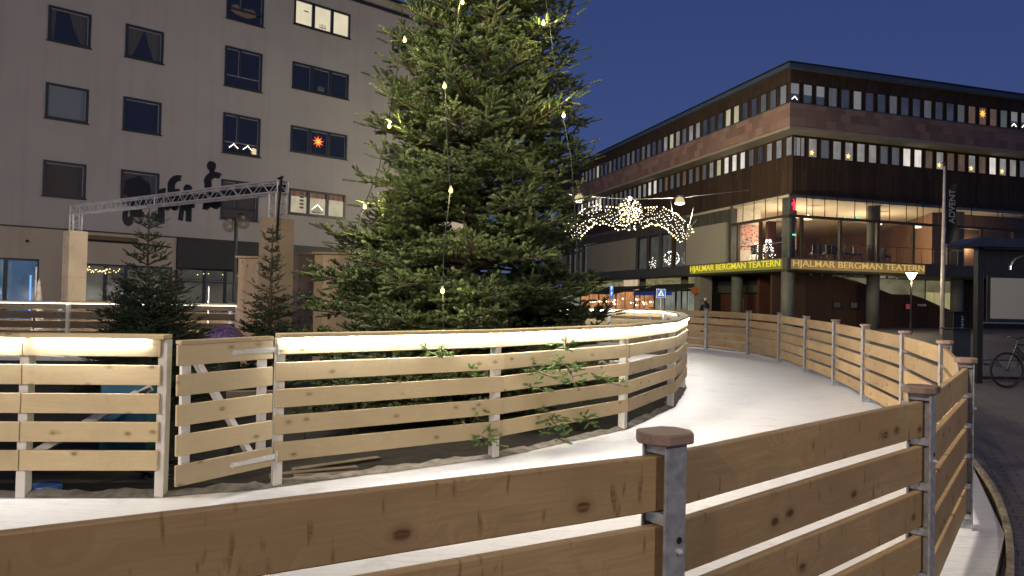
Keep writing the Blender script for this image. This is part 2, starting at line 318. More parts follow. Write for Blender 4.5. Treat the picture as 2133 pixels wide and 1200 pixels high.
def ice_sheet():
    me = bpy.data.meshes.new('ice_rink'); n = len(ice_poly)
    top = [(x, y, gz(x, y) + .0) for x, y in ice_poly]; bot = [(x, y, gz(x, y) - .079) for x, y in ice_poly]
    me.from_pydata(top + bot, [], [tuple(range(n))] + [(i, i + n, (i + 1) % n + n, (i + 1) % n) for i in range(n)]); me.materials.append(M['ice'])
    o = bpy.data.objects.new('ice_rink', me); link(o); o['kind'] = 'structure'; return o
ice_sheet()
sheet('soil_bed', [(x, y) for x, y in offs(ISL, -.2)] + [(-13.9, 5.6), (-3, 5.75)], -.074, plain('dark_soil', (.018, .016, .014), .95, var=.5, scale=5, bump=.8))
# kerb boards round the ice
kerb = thing('edge_boards', 'low pale timber edging boards along the outer rim of the ice, crusted with frost', 'edging')
frost = plain('frosted_edge_wood', (.36, .31, .21), .8, var=.4, scale=14, bump=.5)
ke = offs(OUT, .262)
for i in range(len(ke) - 1):
    a = Vector((*ke[i], gz(*ke[i]) + .0)); b = Vector((*ke[i + 1], gz(*ke[i + 1]) + .0)); mid = (a + b) / 2; d = b - a
    k = 5 if i in (2, 3, 4) else 1
    for j in range(k):
        p = a + d * (j / k); q = a + d * ((j + 1) / k); bulge = lambda t: .05 * math.sin(math.pi * t) if k > 1 else 0
        nrm = Vector((d.y, -d.x, 0)).normalized(); p = p + nrm * bulge(j / k); q = q + nrm * bulge((j + 1) / k)
        dd = q - p; m = MB(); m.box(-dd.length / 2, dd.length / 2, -.02, .02, -.075, .045)
        m.build('edge_board', frost, kerb, (p + q) / 2, (0, -math.asin(dd.z / dd.length), math.atan2(dd.y, dd.x)), bevel=.006)
# crumpled cloth along the island edge
def ribbon():
    pts = [(-16, 5.36)] + [(x, y + .02) for x, y in reversed(ISL_L[:])] + [(-2.0, 5.82)] + ISL[:7]; m = MB(); s = 0; prof = []
    for i in range(len(pts) - 1):
        a = Vector(pts[i]); b = Vector(pts[i + 1]); L = (b - a).length; k = max(2, int(L / .06)); t = (b - a) / L; nr = Vector((-t.y, t.x))
        for j in range(k):
            p = a + (b - a) * (j / k); w = .03 * math.sin(s * 5) + .02 * math.sin(s * 13.3) + .015 * math.sin(s * 31) + rng.normal() * .006; h = .014 + .008 * math.sin(s * 9.1 + 2) + .006 * math.sin(s * 23) + rng.normal() * .004
            q0 = p - nr * (.01 + w * .25); q1 = p + nr * (.10 + w * .3); q2 = p + nr * (.21 + w)
            prof.append([(q0.x, q0.y, gz(q0.x, q0.y) + .006), (q1.x, q1.y, gz(q1.x, q1.y) + .02 + h), (q2.x, q2.y, gz(q2.x, q2.y) - .075)]); s += L / k
    vs = [p for r_ in prof for p in r_]; fs = []
    for i in range(len(prof) - 1):
        for j in range(2): fs.append((i * 3 + j, i * 3 + j + 1, i * 3 + 4 + j, i * 3 + 3 + j))
    m.add(vs, fs); o = m.build('edge_cloth', plain('damp_grey_felt', (.24, .225, .21), .9, var=.45, scale=9, bump=.6), smooth=True)
    tag(o, 'crumpled grey cloth strip lying along the foot of the pale inner fence', 'cloth')
ribbon()

# ------------------------------------------------------------------ fences
def board(name, parent, a, b, z0, z1, th, mat, off=0., ext=0., slope=True):
    a = Vector((a[0], a[1], gz(*a[:2]))); b = Vector((b[0], b[1], gz(*b[:2]))); d = (b - a); L = d.length + 2 * ext; nrm = Vector((d.y, -d.x, 0)).normalized()
    m = MB(); m.box(-L / 2, L / 2, -th / 2, th / 2, -(z1 - z0) / 2, (z1 - z0) / 2)
    return m.build(name, mat, parent, (a + b) / 2 + nrm * off + Vector((0, 0, (z0 + z1) / 2)), (0, -math.asin(d.z / d.length), math.atan2(d.y, d.x)), bevel=.004)

outer = thing('rink_fence', 'brown treated board fence with galvanised posts and wooden caps around the ice', 'fence')
pm = MB()
for s in (-1, 1): pm.box(-.045, .045, s * .048 - .005, s * .048 + .005, -.07, 1.185)
pm.box(-.004, .004, -.043, .043, -.07, 1.184)
for k in range(6):
    z = .07 + .216 * k + (.0 if k else 0)
    pm.box(-.036, -.0045, -.0425, .0425, z + .003, z + .041) ; pm.box(.0045, .036, -.0425, .0425, z + .003, z + .041)
post0 = None
for i, (x, y) in enumerate(OUT):
    a = Vector(OUT[max(i - 1, 0)]); b = Vector(OUT[min(i + 1, len(OUT) - 1)]); t = b - a; rz = math.atan2(t.y, t.x)
    if post0 is None:
        post0 = p = pm.build('post', M['galv'], outer, bevel=.002)
        cm = MB(); w, d2 = .088, .072; poly = [(-w, -d2 * .45), (-w * .62, -d2), (w * .62, -d2), (w, -d2 * .45), (w, d2 * .45), (w * .62, d2), (-w * .62, d2), (-w, d2 * .45)]
        cm.prism(poly, 1.187, 1.222, lambda u, v, tt: (u, v, tt)); cap = cm.build('post_cap', M['wood_cap'], p, bevel=.005)
        bm_ = MB(); bm_.tube([(.016, -.052, .86), (.016, -.062, .86)], .011, 6); bm_.ball((.016, -.062, .86), .008, 6); bm_.build('bolt', M['alu'], p)
        sm_ = MB(); sm_.tube([(.016, -.0531, .893), (.016, -.0545, .893)], .011, 10); sm_.build('bolt_hole', M['rubber'], p)
    else: p = clone(post0, outer)
    p.location = (x, y, gz(x, y)); p.rotation_euler = (0, 0, rz)
for i in range(len(OUT) - 1):
    for k in range(5):
        z0 = .115 + .216 * k; board('board', outer, OUT[i], OUT[i + 1], z0, z0 + .170, .034, M['wood_out'], ext=-.008)

isl = thing('island_fence', 'pale board fence with flat handrail and glowing light strip curving round the big christmas tree', 'fence')
isl_l = thing('island_fence', 'pale board fence length left of the open gate, light strip under its rail', 'fence')
M['wood_shaded'] = wood('shaded_fence_wood', (.20, .165, .12), (.15, .12, .085), (.07, .05, .035))  # pale fence wood darkened, shade of the unlit side put into the colour
IZ = [.215 + .2205 * k for k in range(5)]
def ifence(root, pts, led, ledmat):
    for i, (x, y) in enumerate(pts):
        a = Vector(pts[max(i - 1, 0)]); b = Vector(pts[min(i + 1, len(pts) - 1)]); t = (b - a).normalized(); rz = math.atan2(t.y, t.x)
        m = MB(); m.box(-.035, .035, -.045, .045, -.08, 1.232); nrm = Vector((t.y, -t.x)) * (-.062)
        m.build('post', M['white_paint'], root, (x + nrm.x, y + nrm.y, gz(x, y)), (0, 0, rz), bevel=.003)
    for i in range(len(pts) - 1):
        for k in range(5): board('board', root, pts[i], pts[i + 1], IZ[k], IZ[k] + .155 if k < 4 else 1.234, .026, M['wood_in'] if i < 10 else M['wood_shaded'], off=0, ext=-.004 if i else .05)
        r_ = board('rail', root, pts[i], pts[i + 1], 1.236, 1.270, .16, M['wood_in'], off=-.035, ext=.03 + (.004 * (i % 2)))
        for ld in (led[i] if isinstance(led[i], tuple) else (led[i],)):
            if not ld: continue
            a = Vector((*pts[i], gz(*pts[i]))); b = Vector((*pts[i + 1], gz(*pts[i + 1]))); d = (b - a); L = d.length - .004; nrm = Vector((d.y, -d.x, 0)).normalized(); m = MB()
            if ld == 'short': L -= .2
            m.tube([(-L / 2, 0, 0), (L / 2, 0, 0)], .009, 6); m.build('led_strip', {'in': M['led_in'], 'back': M['led_back']}.get(ld, ledmat), root, (a + b) / 2 + nrm * {'in': -.125, 'back': -.125}.get(ld, .03) + Vector((0, 0, 1.219)), (0, -math.asin(d.z / d.length), math.atan2(d.y, d.x)))
ifence(isl, ISL, [1, 1, 1, 1, 1, (1, 'in'), (1, 'in'), (1, 'in'), 1, 1, 1, (1, 'back'), (1, 'back'), (1, 'back'), (1, 'back'), (1, 'back')], M['led'])
ifence(isl_l, list(reversed(ISL_L)), [1, 1, 'short'], M['led'])
# gate, hinged on the first post and standing ajar over the ice
gh = Vector((-1.945, 5.86, gz(-1.945, 5.86))); gf = Vector((-2.425, 5.19, gz(-2.425, 5.19))); gd = gf - gh; gl = gd.length
gate = bpy.data.objects.new('gate', None); link(gate, isl); gate.location = gh; gate.rotation_euler = (0, -math.asin(gd.z / gl), math.atan2(gd.y, gd.x)); gate['label'] = 'gate of five pale boards standing ajar'
for k in range(5):
    m = MB(); m.box(-gl / 2 + .01, gl / 2, -.013, .013, -.0775, .0775); m.build('board', M['wood_in'], gate, (gl / 2, .0, IZ[k] + .0775 - .03), bevel=.004)
m = MB(); m.box(.01, gl - .02, -.06, .02, 1.222, 1.252); m.build('rail', M['wood_in'], gate, bevel=.004)
gy = -.034
m = MB(); m.box(.05, .12, gy - .02, gy + .02, .18, 1.22); m.build('stile', M['white_paint'], gate, bevel=.003)
m = MB(); m.box(gl - .12, gl - .05, gy - .02, gy + .02, .18, 1.22); m.build('stile', M['white_paint'], gate, bevel=.003)
m = MB(); m.obox((.15, gy, .25), (gl - .15, gy, 1.12), .04, .075, up=Vector((0, 1, 0))); m.build('brace', M['white_paint'], gate)
for z in (.26, 1.14):
    m = MB(); m.prism([(-.03, -.022), (.36, -.016), (.37, -.028), (.40, 0), (.37, .028), (.36, .016), (-.03, .022)], .0135, .0175, lambda u, v, t: (u, t, z + v)); m.box(-.075, -.03, .0135, .02, z - .05, z + .05)
    m.tube([(-.028, .022, z - .045), (-.028, .022, z + .045)], .009, 8)
    for u in (.06, .14, .22, .3): m.tube([(u, .0176, z), (u, .0195, z)], .005, 6)
    m.build('hinge', plain('zinc_plated_hinge', (.62, .64, .64), .35, .5, var=.15, scale=30), gate)

# odds and ends stored inside the island
def loose_box(name, label, cat, px, py, sx, sy, sz, mat, rz, h=0, extra=None):
    g = G(px, py); t = thing(name, label, cat, (g.x, g.y, gz(g.x, g.y) - .08 + h), rz); bx('body', t, -sx / 2, sx / 2, -sy / 2, sy / 2, 0, sz, mat, .01)
    if extra: bx('lid', t, -sx / 2 - .012, sx / 2 + .012, -sy / 2 - .012, sy / 2 + .012, sz + .001, sz + .03, extra, .006)
    return t
M['blue'] = plain('blue_paint', (.03, .13, .24), .45); M['darkgrey'] = plain('dark_grey_paint', (.05, .055, .06), .5)
loose_box('storage_box', 'blue storage box with grey lid behind the pale fence left of the gate', 'box', 275, 915, .46, .5, .82, M['blue'], .12, extra=M['darkgrey'])
t = thing('ramp', 'grey loading ramp with white rails leaning against the blue storage box', 'ramp', G(170, 945), .2)
for s in (-.22, .22):
    m = MB(); m.obox((-.5, s, -.05), (.55, s, .62), .04, .07); m.build('side_rail', M['white_paint'], t)
m = MB(); m.obox((-.5, 0, -.055), (.55, 0, .615), .40, .02); m.build('deck', M['darkgrey'], t)
t = thing('bucket_lid', 'round blue bucket lid lying on the dark ground by the fence', 'lid', G(95, 1022)); m = MB(); m.lathe([(.001, .03), (.10, .03), (.115, .02), (.118, -.0), (.11, -.01), (.001, -.01)], 20); m.build('lid_disc', plain('blue_plastic', (.03, .12, .45), .4), t, (0, 0, .01)); m = MB(); m.lathe([(.10, .028), (.108, .04), (.112, .028)], 20); m.build('rim', plain('blue_plastic_rim', (.03, .12, .45), .4), t, (0, 0, .01))
o = MB(); o.prism([(-.13, 0), (-.09, .045), (0, .065), (.09, .045), (.13, 0)], -.05, .05, lambda u, v, t_: (u, t_, v)); g = G(175, 1027); o = o.build('timber_offcut', wood('offcut_wood', (.45, .27, .15), (.3, .18, .1), (.1, .05, .03)), None, (g.x, g.y, g.z - .07), (0, 0, .2)); tag(o, 'curved brown timber offcut on the ground beside the blue lid', 'offcut')
for i, (px, py, rz, L) in enumerate(((640, 985, .5, .8), (668, 992, .35, .6), (690, 968, .7, .9))):
    g = G(px, py); m = MB(); m.box(-L / 2, L / 2, -.045, .045, 0, .045); o = m.build('plank', plain('weathered_plank', (.16, .13, .10), .8, var=.3), None, (g.x, g.y + .25, g.z - .079 + .0), (0, 0, rz), bevel=.003)
    tag(o, ['short weathered plank nearest the gate post on the dark ground', 'middle of three weathered planks on the dark ground inside the fence', 'longest weathered plank, farthest right of the three by the fence foot'][i], 'plank', 'weathered planks inside the island fence')
m = MB(); pts = []
for k in range(60): a_ = k * .62; pts.append((-3.0 + .32 * math.cos(a_) * (1 + .2 * math.sin(k)), 6.45 + .2 * math.sin(a_), gz(-3, 6.4) - .07 + .002 * k + .02 * math.sin(k * 1.7)))
m.tube(pts, .012, 5); o = m.build('cable_coil', M['cable'], smooth=True); tag(o, 'tangled black cable lying on the ground behind the left fence', 'cable')
m = MB()
t = thing('trestle', 'low wooden trestle with dark legs standing in the shade behind the gate opening', 'trestle', (-2.55, 7.6, gz(-2.55, 7.6) - .08), .3)
bx('top_beam', t, -.45, .45, -.05, .05, .55, .63, plain('trestle_wood', (.10, .08, .065), .8), .004)
for sx_ in (-.35, .35):
    for sy_ in (-1, 1): m = MB(); m.obox((sx_, sy_ * .04, .55), (sx_ * 1.1, sy_ * .22, 0), .04, .05); m.build('leg', M['black'], t)

# ------------------------------------------------------------------ trees
def basis(d, up=(0, 0, 1)):
    d = d / np.linalg.norm(d); u = np.cross(up, d); nu = np.linalg.norm(u)
    u = np.array([1., 0, 0]) if nu < 1e-3 else u / nu
    return np.stack([d, u, np.cross(d, u)], 1)
def shoot_master(needles, nl, nw, core):
    vs = []; fs = []
    for i in range(needles):
        t = (i + .5) / needles; a = i * 2.399963; fl = .55 + .45 * abs(math.sin(a))            # flatter below and above
        out = np.array([.62, math.cos(a) * .78, math.sin(a) * .78 * .72 + .12]); out /= np.linalg.norm(out); L = nl * (1 - .35 * t) * (.85 + .3 * rng.random()); p = np.array([t * .96, 0, 0])
        side = np.cross(out, [1, 0, 0]); side /= np.linalg.norm(side) + 1e-9; b = len(vs)
        vs += [p - side * nw, p + side * nw, p + out * L + side * nw * .35, p + out * L - side * nw * .35]; fs.append((b, b + 1, b + 2, b + 3))
    b = len(vs)
    for x, r in ((0, core), (1, core * .4)):
        for k in range(3): vs.append(np.array([x, r * math.cos(k * 2.094), r * math.sin(k * 2.094)]))
    for k in range(3): fs.append((b + k, b + (k + 1) % 3, b + 3 + (k + 1) % 3, b + 3 + k))
    return np.array(vs), np.array(fs)
def grow(name, parent, trunk, branches, shoot_len, needles, mats, twig_gap=.11, shoot_gap=.075, nl=.21, nw=.028, bare=.28, core=.03, stem=True):
    """branches: list of (origin, azimuth, length, rise, droop)"""
    mv, mf = shoot_master(needles, nl, nw, core); X = []; WV = []; WF = []; stems = MB()
    for (o, az, L, rise, droop) in branches:
        o = np.array(o); h = np.array([math.cos(az), math.sin(az), 0.]); side = np.array([-math.sin(az), math.cos(az), 0.])
        def pt(t): return o + h * L * t + np.array([0, 0, 1.]) * (rise * L * t - droop * L * t * t + .10 * L * t ** 4)
        pts = [pt(t) for t in np.linspace(0, 1, 6)]; stems.tube(pts, [.006 + .011 * L * (1 - t) for t in np.linspace(0, 1, 6)], 4, cap=False)
        n = max(3, int(L / twig_gap)); 
        for k in range(n + 1):
            t = k / n
            if t * L < bare * L * .75: continue
            p = pt(t); d = pt(min(1, t + .03)) - pt(max(0, t - .03)); d /= np.linalg.norm(d)
            if k == n: tw = [(d, shoot_len * 1.15)]
            else: tl = (L * .46 * (1 - t) ** .75 + .07) * (.75 + .45 * rng.random()); tw = [(d * .62 + side * s * .80 + np.array([0, 0, rng.normal() * .24 + .16]), tl * (.85 + .3 * rng.random())) for s in (-1, 1)]
            if rng.random() < .65 and k != n: tw.append((d * .75 + np.array([0, 0, .75]) + side * rng.normal() * .5, shoot_len * (.7 + 1.5 * rng.random())))
            for dv, tl in tw:
                dv = dv / np.linalg.norm(dv); B = basis(dv); ns = max(1, int(tl / shoot_gap))
                if tl > .2: stems.tube([p, p + dv * tl * .9], [.006, .003], 3, cap=False)
                sl = min(shoot_len, max(tl, .06)) * (.8 + .4 * rng.random()); base = p + dv * max(0, tl - sl); X.append((base, dv, sl))
                for j in range(1, ns):
                    q = p + dv * tl * (j / ns)
                    for s in (-1, 1):
                        if rng.random() < .12: continue
                        e = dv * .70 + B[:, 1] * s * .70 + B[:, 2] * (rng.normal() * .22 + .10); X.append((q, e / np.linalg.norm(e), sl * (.55 + .5 * rng.random()) * (1 - .35 * j / ns)))
    N_ = len(X); P0 = np.array([x[0] for x in X]); DV = np.array([x[1] for x in X]); SL = np.array([x[2] for x in X])
    up = np.tile([0., 0, 1], (N_, 1)); U = np.cross(up, DV); U /= np.linalg.norm(U, axis=1)[:, None] + 1e-6; Wv = np.cross(DV, U); ro = rng.random(N_) * .8
    thick = shoot_len * np.ones(N_)
    V = P0[:, None, :] + mv[None, :, 0, None] * (DV * SL[:, None])[:, None, :] + mv[None, :, 1, None] * (U * thick[:, None])[:, None, :] + mv[None, :, 2, None] * (Wv * thick[:, None])[:, None, :]
    V = V.reshape(-1, 3); F = (mf[None] + (np.arange(N_) * len(mv))[:, None, None]).reshape(-1, 4)
    me = bpy.data.meshes.new(name); me.vertices.add(len(V)); me.vertices.foreach_set('co', V.astype(np.float32).ravel()); me.loops.add(F.size); me.loops.foreach_set('vertex_index', F.astype(np.int32).ravel())
    me.polygons.add(len(F)); me.polygons.foreach_set('loop_start', np.arange(0, F.size, 4, dtype=np.int32)); me.polygons.foreach_set('loop_total', np.full(len(F), 4, dtype=np.int32))
    at = me.attributes.new('shade', 'FLOAT', 'FACE'); at.data.foreach_set('value', np.repeat(rng.random(N_), len(mf)).astype(np.float32))
    me.update(calc_edges=True); me.materials.append(mats[0]); c = bpy.data.objects.new(name, me); link(c, parent)
    if stem: tr = MB(); tr.tube([p for p, r_ in trunk], [r_ for p, r_ in trunk], 12); tr.build('trunk', mats[1], parent, smooth=True)
    stems.build('limbs' if stem else 'bough_stems', mats[1], parent)
    print('TREE', name, N_, len(F)); return c
def needle_mat(name, a, b, c):
    n = N(name); at = n.n('ShaderNodeAttribute', attribute_name='shade'); v = n.obj(); f = n.noise(v, 1.1, 3)
    k = n.ramp(at.outputs['Fac'], [(0, a), (.6, b), (1, c)]); k = n.mix(n.ramp(f, [(.35, (0, 0, 0)), (.7, (.6, .6, .6))]), k, a); n.set(.5, color=k, spec=.35)
    return n.m
M['needle'] = needle_mat('fir_needles', (.050, .078, .028), (.10, .138, .055), (.21, .245, .13))
M['needle_fresh_lit'] = needle_mat('fresh_strip_lit_needles', (.10, .17, .05), (.16, .26, .08), (.26, .38, .14))  # fresher green than the crown, with strip light put into it
M['needle_shaded'] = needle_mat('shaded_spruce_needles', (.014, .030, .016), (.022, .046, .024), (.036, .062, .034))  # darkened to put the small trees' shadow into the needle colour
M['bark'] = plain('fir_bark', (.07, .052, .038), .95, var=.35, scale=12, bump=.8)

TX, TY = -.72, 10.3
T0 = gz(TX, TY) - .08
def big_tree():
    t = thing('christmas_tree', 'tall dense christmas fir hung with glowing bulbs inside the curved pale fence', 'tree', (0, 0, 0)); H = 11.5
    br = []; z = .28; k = 0
    def rad(z): 
        return np.interp(z, [0, .5, 1.6, 2.5, 3.5, 4.6, 5.8, 8, 11.3], [2.4, 2.5, 2.38, 1.98, 1.76, 1.52, 1.24, .82, .12])
    lean = lambda z: .042 * z
    while z < 11.2:
        nb = 9 if z < 6.6 else 6
        for j in range(nb):
            az = k * 1.13 + j * 2 * math.pi / nb + rng.normal() * .12; zz = z + rng.normal() * .06; L = rad(zz) * (.82 + .24 * rng.random()); rise = .02 + .045 * zz + rng.normal() * .10
            da = (az + math.pi / 2 + math.pi) % (2 * math.pi) - math.pi
            if 2.1 < zz < 2.6 and -.5 < da < .3: continue
            L *= 1 - .10 * max(0, math.cos(az)) * (zz < 3.2)
            br.append(((TX + lean(zz), TY, T0 + zz), az, L, min(rise, .38), .16))
        z += .21 if z < 6.6 else .4; k += 1
    # low boughs that push through the gaps of the fence, in a fresher green paled by painted strip light
    sp_ = []
    for px, py, Y in ((985, 785, 6.83), (912, 745, 6.55), (1225, 735, 7.42), (1105, 825, 7.03), (1258, 890, 7.75), (1005, 925, 6.78), (1085, 930, 6.9), (1240, 800, 7.55), (1135, 790, 7.15), (955, 742, 6.6), (1180, 890, 7.35), (1045, 868, 6.9), (1270, 805, 7.7), (1205, 770, 7.35), (975, 945, 6.75), (1165, 925, 7.25)):
        e = np.array(D(px, py, Y - .05)); n2 = np.array([.42, -.9, 0.]); o = e - n2 * .55 + np.array([0, 0, .12]); dv = e - o; L = float(np.hypot(dv[0], dv[1])); sp_.append((tuple(o), math.atan2(dv[1], dv[0]) + rng.normal() * .35, L * (.85 + .3 * rng.random()), float(dv[2] / L) + .05, .12))
    for k in range(22):
        px = 620 + k * 32; e = D(px, 900, 7.6 + (px - 620) * .0022); o = np.array([TX + (e.x - TX) * .35, TY + (e.y - TY) * .35, .5 + .5 * rng.random()]); dv = np.array([e.x, e.y, .15 + rng.random() * .5]) - o; L = float(np.hypot(dv[0], dv[1])); br.append((tuple(o), math.atan2(dv[1], dv[0]), L, float(dv[2] / L) + .03, .03))
    grow('low_boughs', t, [], sp_, .10, 26, (M['needle_fresh_lit'], M['bark']), twig_gap=.10, shoot_gap=.07, nl=.26, nw=.05, core=.10, bare=.45, stem=False)
    grow('crown', t, [((TX, TY, T0 - .02), .17), ((TX + .01, TY, T0 + .6), .135), ((TX + .12, TY, T0 + 3), .115), ((TX + .34, TY, T0 + 8), .05), ((TX + .47, TY, T0 + H), .012)], br, .175, 26, (M['needle'], M['bark']), twig_gap=.135, shoot_gap=.105, nl=.225, nw=.056, core=.09)
    return t
big_tree()
def small_tree(label, px, ptop, pbot, Y, rmax, seed, gap, lean=0., fat=None):
    global rng
    rng = np.random.default_rng(seed); b = D(px, pbot, Y); top = D(px, ptop, Y); x0, y0, z0 = b.x, Y, gz(b.x, Y) - .08; H = top.z - z0
    t = thing('small_christmas_tree', label, 'tree', (0, 0, 0), group='small christmas trees'); br = []; z = H * .10; k = 0
    while z < H * .70:
        f = z / H; nb = 8 if f < .6 else 4
        prof = np.interp(f, [0, .15, .35, .6, .75, .85, 1], [1, 1, .86, .54, .27, .12, .05])
        for j in range(nb):
            az = k * .9 + j * 2 * math.pi / nb + rng.normal() * .15; L = rmax * prof * (.75 + .4 * rng.random())
            if fat: L *= 1 + fat * math.cos(az) * (1 - f) + (.25 if f < .25 else 0)
            br.append(((x0 + lean * z, y0, z0 + z + rng.normal() * .02), az, L, .10 + .55 * f, .22 * (1 - f)))
        z += gap * (1 + 2.6 * max(0, f - .45)); k += 1
    for f, rr, nn in ((.90, .13, 5), (.945, .05, 3), (.84, .09, 4), (.78, .14, 5), (.73, .19, 6)):
        for j in range(nn): br.append(((x0 + lean * H * f, y0, z0 + H * f), j * 2 * math.pi / nn + f * 20, rmax * rr * 1.6, .55, .1))
    grow('crown', t, [((x0, y0, z0 - .02), .045), ((x0 + lean * H * .5, y0, z0 + H * .5), .025), ((x0 + lean * H, y0, z0 + H), .006)], br, .085, 14, (M['needle_shaded'], M['bark']), twig_gap=.07, shoot_gap=.06, nl=.26, nw=.05, bare=.12)
small_tree('bushy dark small fir standing in front of the metal truss gateway', 303, 432, 690, 9.0, .80, 5, .085, .0, .15)
small_tree('slim small fir with sparse whorled tip in front of the right wooden pillar', 562, 468, 690, 10.6, .50, 9, .12)
rng = np.random.default_rng(3)

# string lights on the big fir
def string(label, pts, bulbs):
    t = thing('light_string', label, 'light string', group='light strings hanging down the big fir')
    P3 = [D(*p) for p in pts]; m = MB(); m.tube(P3, .006, 4); m.build('cable', M['cable'], t)
    for b in bulbs:
        c = D(*b); m = MB(); m.lathe([(.004, .055), (.016, .05), (.018, .03), (.018, .022)], 8); s = m.build('bulb_socket', M['black'], t, c); m = MB(); m.lathe([(.012, .022), (.018, .008), (.022, -.006), (.020, -.020), (.012, -.030), (.001, -.034)], 10); m.build('bulb', M['bulb'], s, smooth=True); lamp('bulb_light', c + Vector((0, -.05, -.02)), 15, (1, .84, .32), .03)
string('light string on the middle of the fir facing the ice, with three glowing bulbs', [(963, -30, 8.9), (945, 90, 8.65), (927, 178, 8.5), (932, 300, 8.3), (938, 395, 8.15), (926, 500, 7.95), (922, 604, 7.85), (924, 700, 7.8)], [(963, 4, 8.8), (926, 179, 8.42), (939, 396, 8.1), (922, 605, 7.8)])
string('light string down the right edge of the fir against the sky', [(1136, -10, 9.5), (1146, 60, 9.4), (1158, 150, 9.3), (1172, 240, 9.2), (1190, 330, 9.1), (1198, 440, 9.0), (1205, 560, 8.9)], [(1132, 48, 9.3), (1174, 240, 9.1)])
string('light string down the left edge of the fir beside the grey building', [(838, 18, 9.6), (830, 130, 9.5), (818, 200, 9.5), (806, 275, 9.4), (790, 350, 9.3), (760, 425, 9.2), (722, 560, 9.0)], [(843, 83, 9.2), (811, 262, 9.2), (760, 430, 9.1)])

# ------------------------------------------------------------------ left building
LBR = R(40.3525)
lb = thing('apartment_building', 'tall grey rendered apartment building with dark framed windows behind the truss gateway', 'building', (-17.097, 26.0, 0), LBR)
XR = 19.1
def wall_with_holes(name, parent, x0, x1, z0, z1, holes, th, mat, y=0.):
    xs = sorted({x0, x1, *[h[0] for h in holes], *[h[1] for h in holes]}); zs = sorted({z0, z1, *[h[2] for h in holes], *[h[3] for h in holes]}); m = MB()
    solid = lambda a, b: x0 <= a <= x1 and z0 <= b <= z1 and not any(h[0] < a < h[1] and h[2] < b < h[3] for h in holes)
    for i in range(len(xs) - 1):
        for j in range(len(zs) - 1):
            a, b, c, d = xs[i], xs[i + 1], zs[j], zs[j + 1]; cx_, cz_ = (a + b) / 2, (c + d) / 2
            if not solid(cx_, cz_): continue
            m.quad((a, y, c), (b, y, c), (b, y, d), (a, y, d)); m.quad((b, y + th, c), (a, y + th, c), (a, y + th, d), (b, y + th, d))
            if i == 0 or not solid((xs[i - 1] + a) / 2, cz_): m.quad((a, y + th, c), (a, y, c), (a, y, d), (a, y + th, d))
            if i == len(xs) - 2 or not solid((xs[i + 1] + xs[i + 2]) / 2, cz_): m.quad((b, y, c), (b, y + th, c), (b, y + th, d), (b, y, d))
            if j == 0 or not solid(cx_, (zs[j - 1] + c) / 2): m.quad((a, y + th, c), (b, y + th, c), (b, y, c), (a, y, c))
            if j == len(zs) - 2 or not solid(cx_, (zs[j + 1] + zs[j + 2]) / 2): m.quad((a, y, d), (b, y, d), (b, y + th, d), (a, y + th, d))
    return m.build(name, mat, parent)
ROWS = {1: (10.86, 12.17), 2: (7.99, 9.31), 3: (5.13, 6.45)}
wins = []
for cx0, cx1 in ((-.24, 1.14), (2.31, 3.69)):
    for r_ in (1, 2, 3): wins.append((cx0, cx1, *ROWS[r_], 'A', r_))
    wins.append((cx0, cx1, 13.72, 15.03, 'A', 0))
for z0, z1, r_ in ((13.44, 15.1, 0), (10.55, 12.27, 1), (7.69, 9.41, 2), (4.87, 6.56, 3)): wins.append((6.11, 7.71, z0, z1, 'B', r_))
for z0, z1, r_ in ((14.0, 15.2, 0), (11.08, 12.3, 1), (8.2, 9.39, 2), (5.37, 6.53, 3)): wins.append((9.09, 11.88, z0, z1, 'C', r_))
for r_, (z0, z1) in enumerate(((14.0, 15.2), (11.08, 12.3), (8.2, 9.39), (5.37, 6.53))): wins.append((14.2, 16.9, z0, z1, 'C', 10 + r_))
wall_with_holes('wall', lb, -7, XR, 3.97, 15.9, [w[:4] for w in wins], .35, M['plaster'])
bx('wall', lb, XR - .3, XR, .36, 13, 0, 15.9, M['plaster']); bx('wall', lb, -7, XR - .31, 12.7, 13, 0, 15.9, M['plaster'])
bx('cornice', lb, -7, XR + .08, -.08, .0, 15.9, 16.05, M['dark_fascia']); bx('wall', lb, -7, XR, .002, .3, 15.905, 16.5, M['plaster'])
m = MB(); m.add([(-7, -.25, 16.5), (XR + .2, -.25, 16.5), (XR + .2, 6.2, 18.6), (-7, 6.2, 18.6), (-7, 13, 16.5), (XR + .2, 13, 16.5), (-7, -.25, 16.42), (XR + .2, -.25, 16.42)], [(0, 1, 2, 3), (3, 2, 5, 4), (6, 7, 1, 0), (1, 5, 2), (0, 3, 4)]); m.build('roof', M['roof_metal'], lb)
bx('gutter', lb, -7, XR + .2, -.33, -.25, 16.4, 16.5, M['black'])
M['curtain'] = plain('sheer_curtain', (.42, .43, .45), .9, var=.2); M['sill'] = plain('sill_metal', (.03, .035, .045), .4)
M['pane_lit'] = lit_room('lit_kitchen', (.86, .76, .52), .62, 0, .12); M['pane_lit2'] = lit_room('lit_living_room', (.62, .54, .36), .6, .25, .35)
M['stripe'] = mat_planks('striped_valance', (.45, .18, .14), (.6, .55, .42), .07)
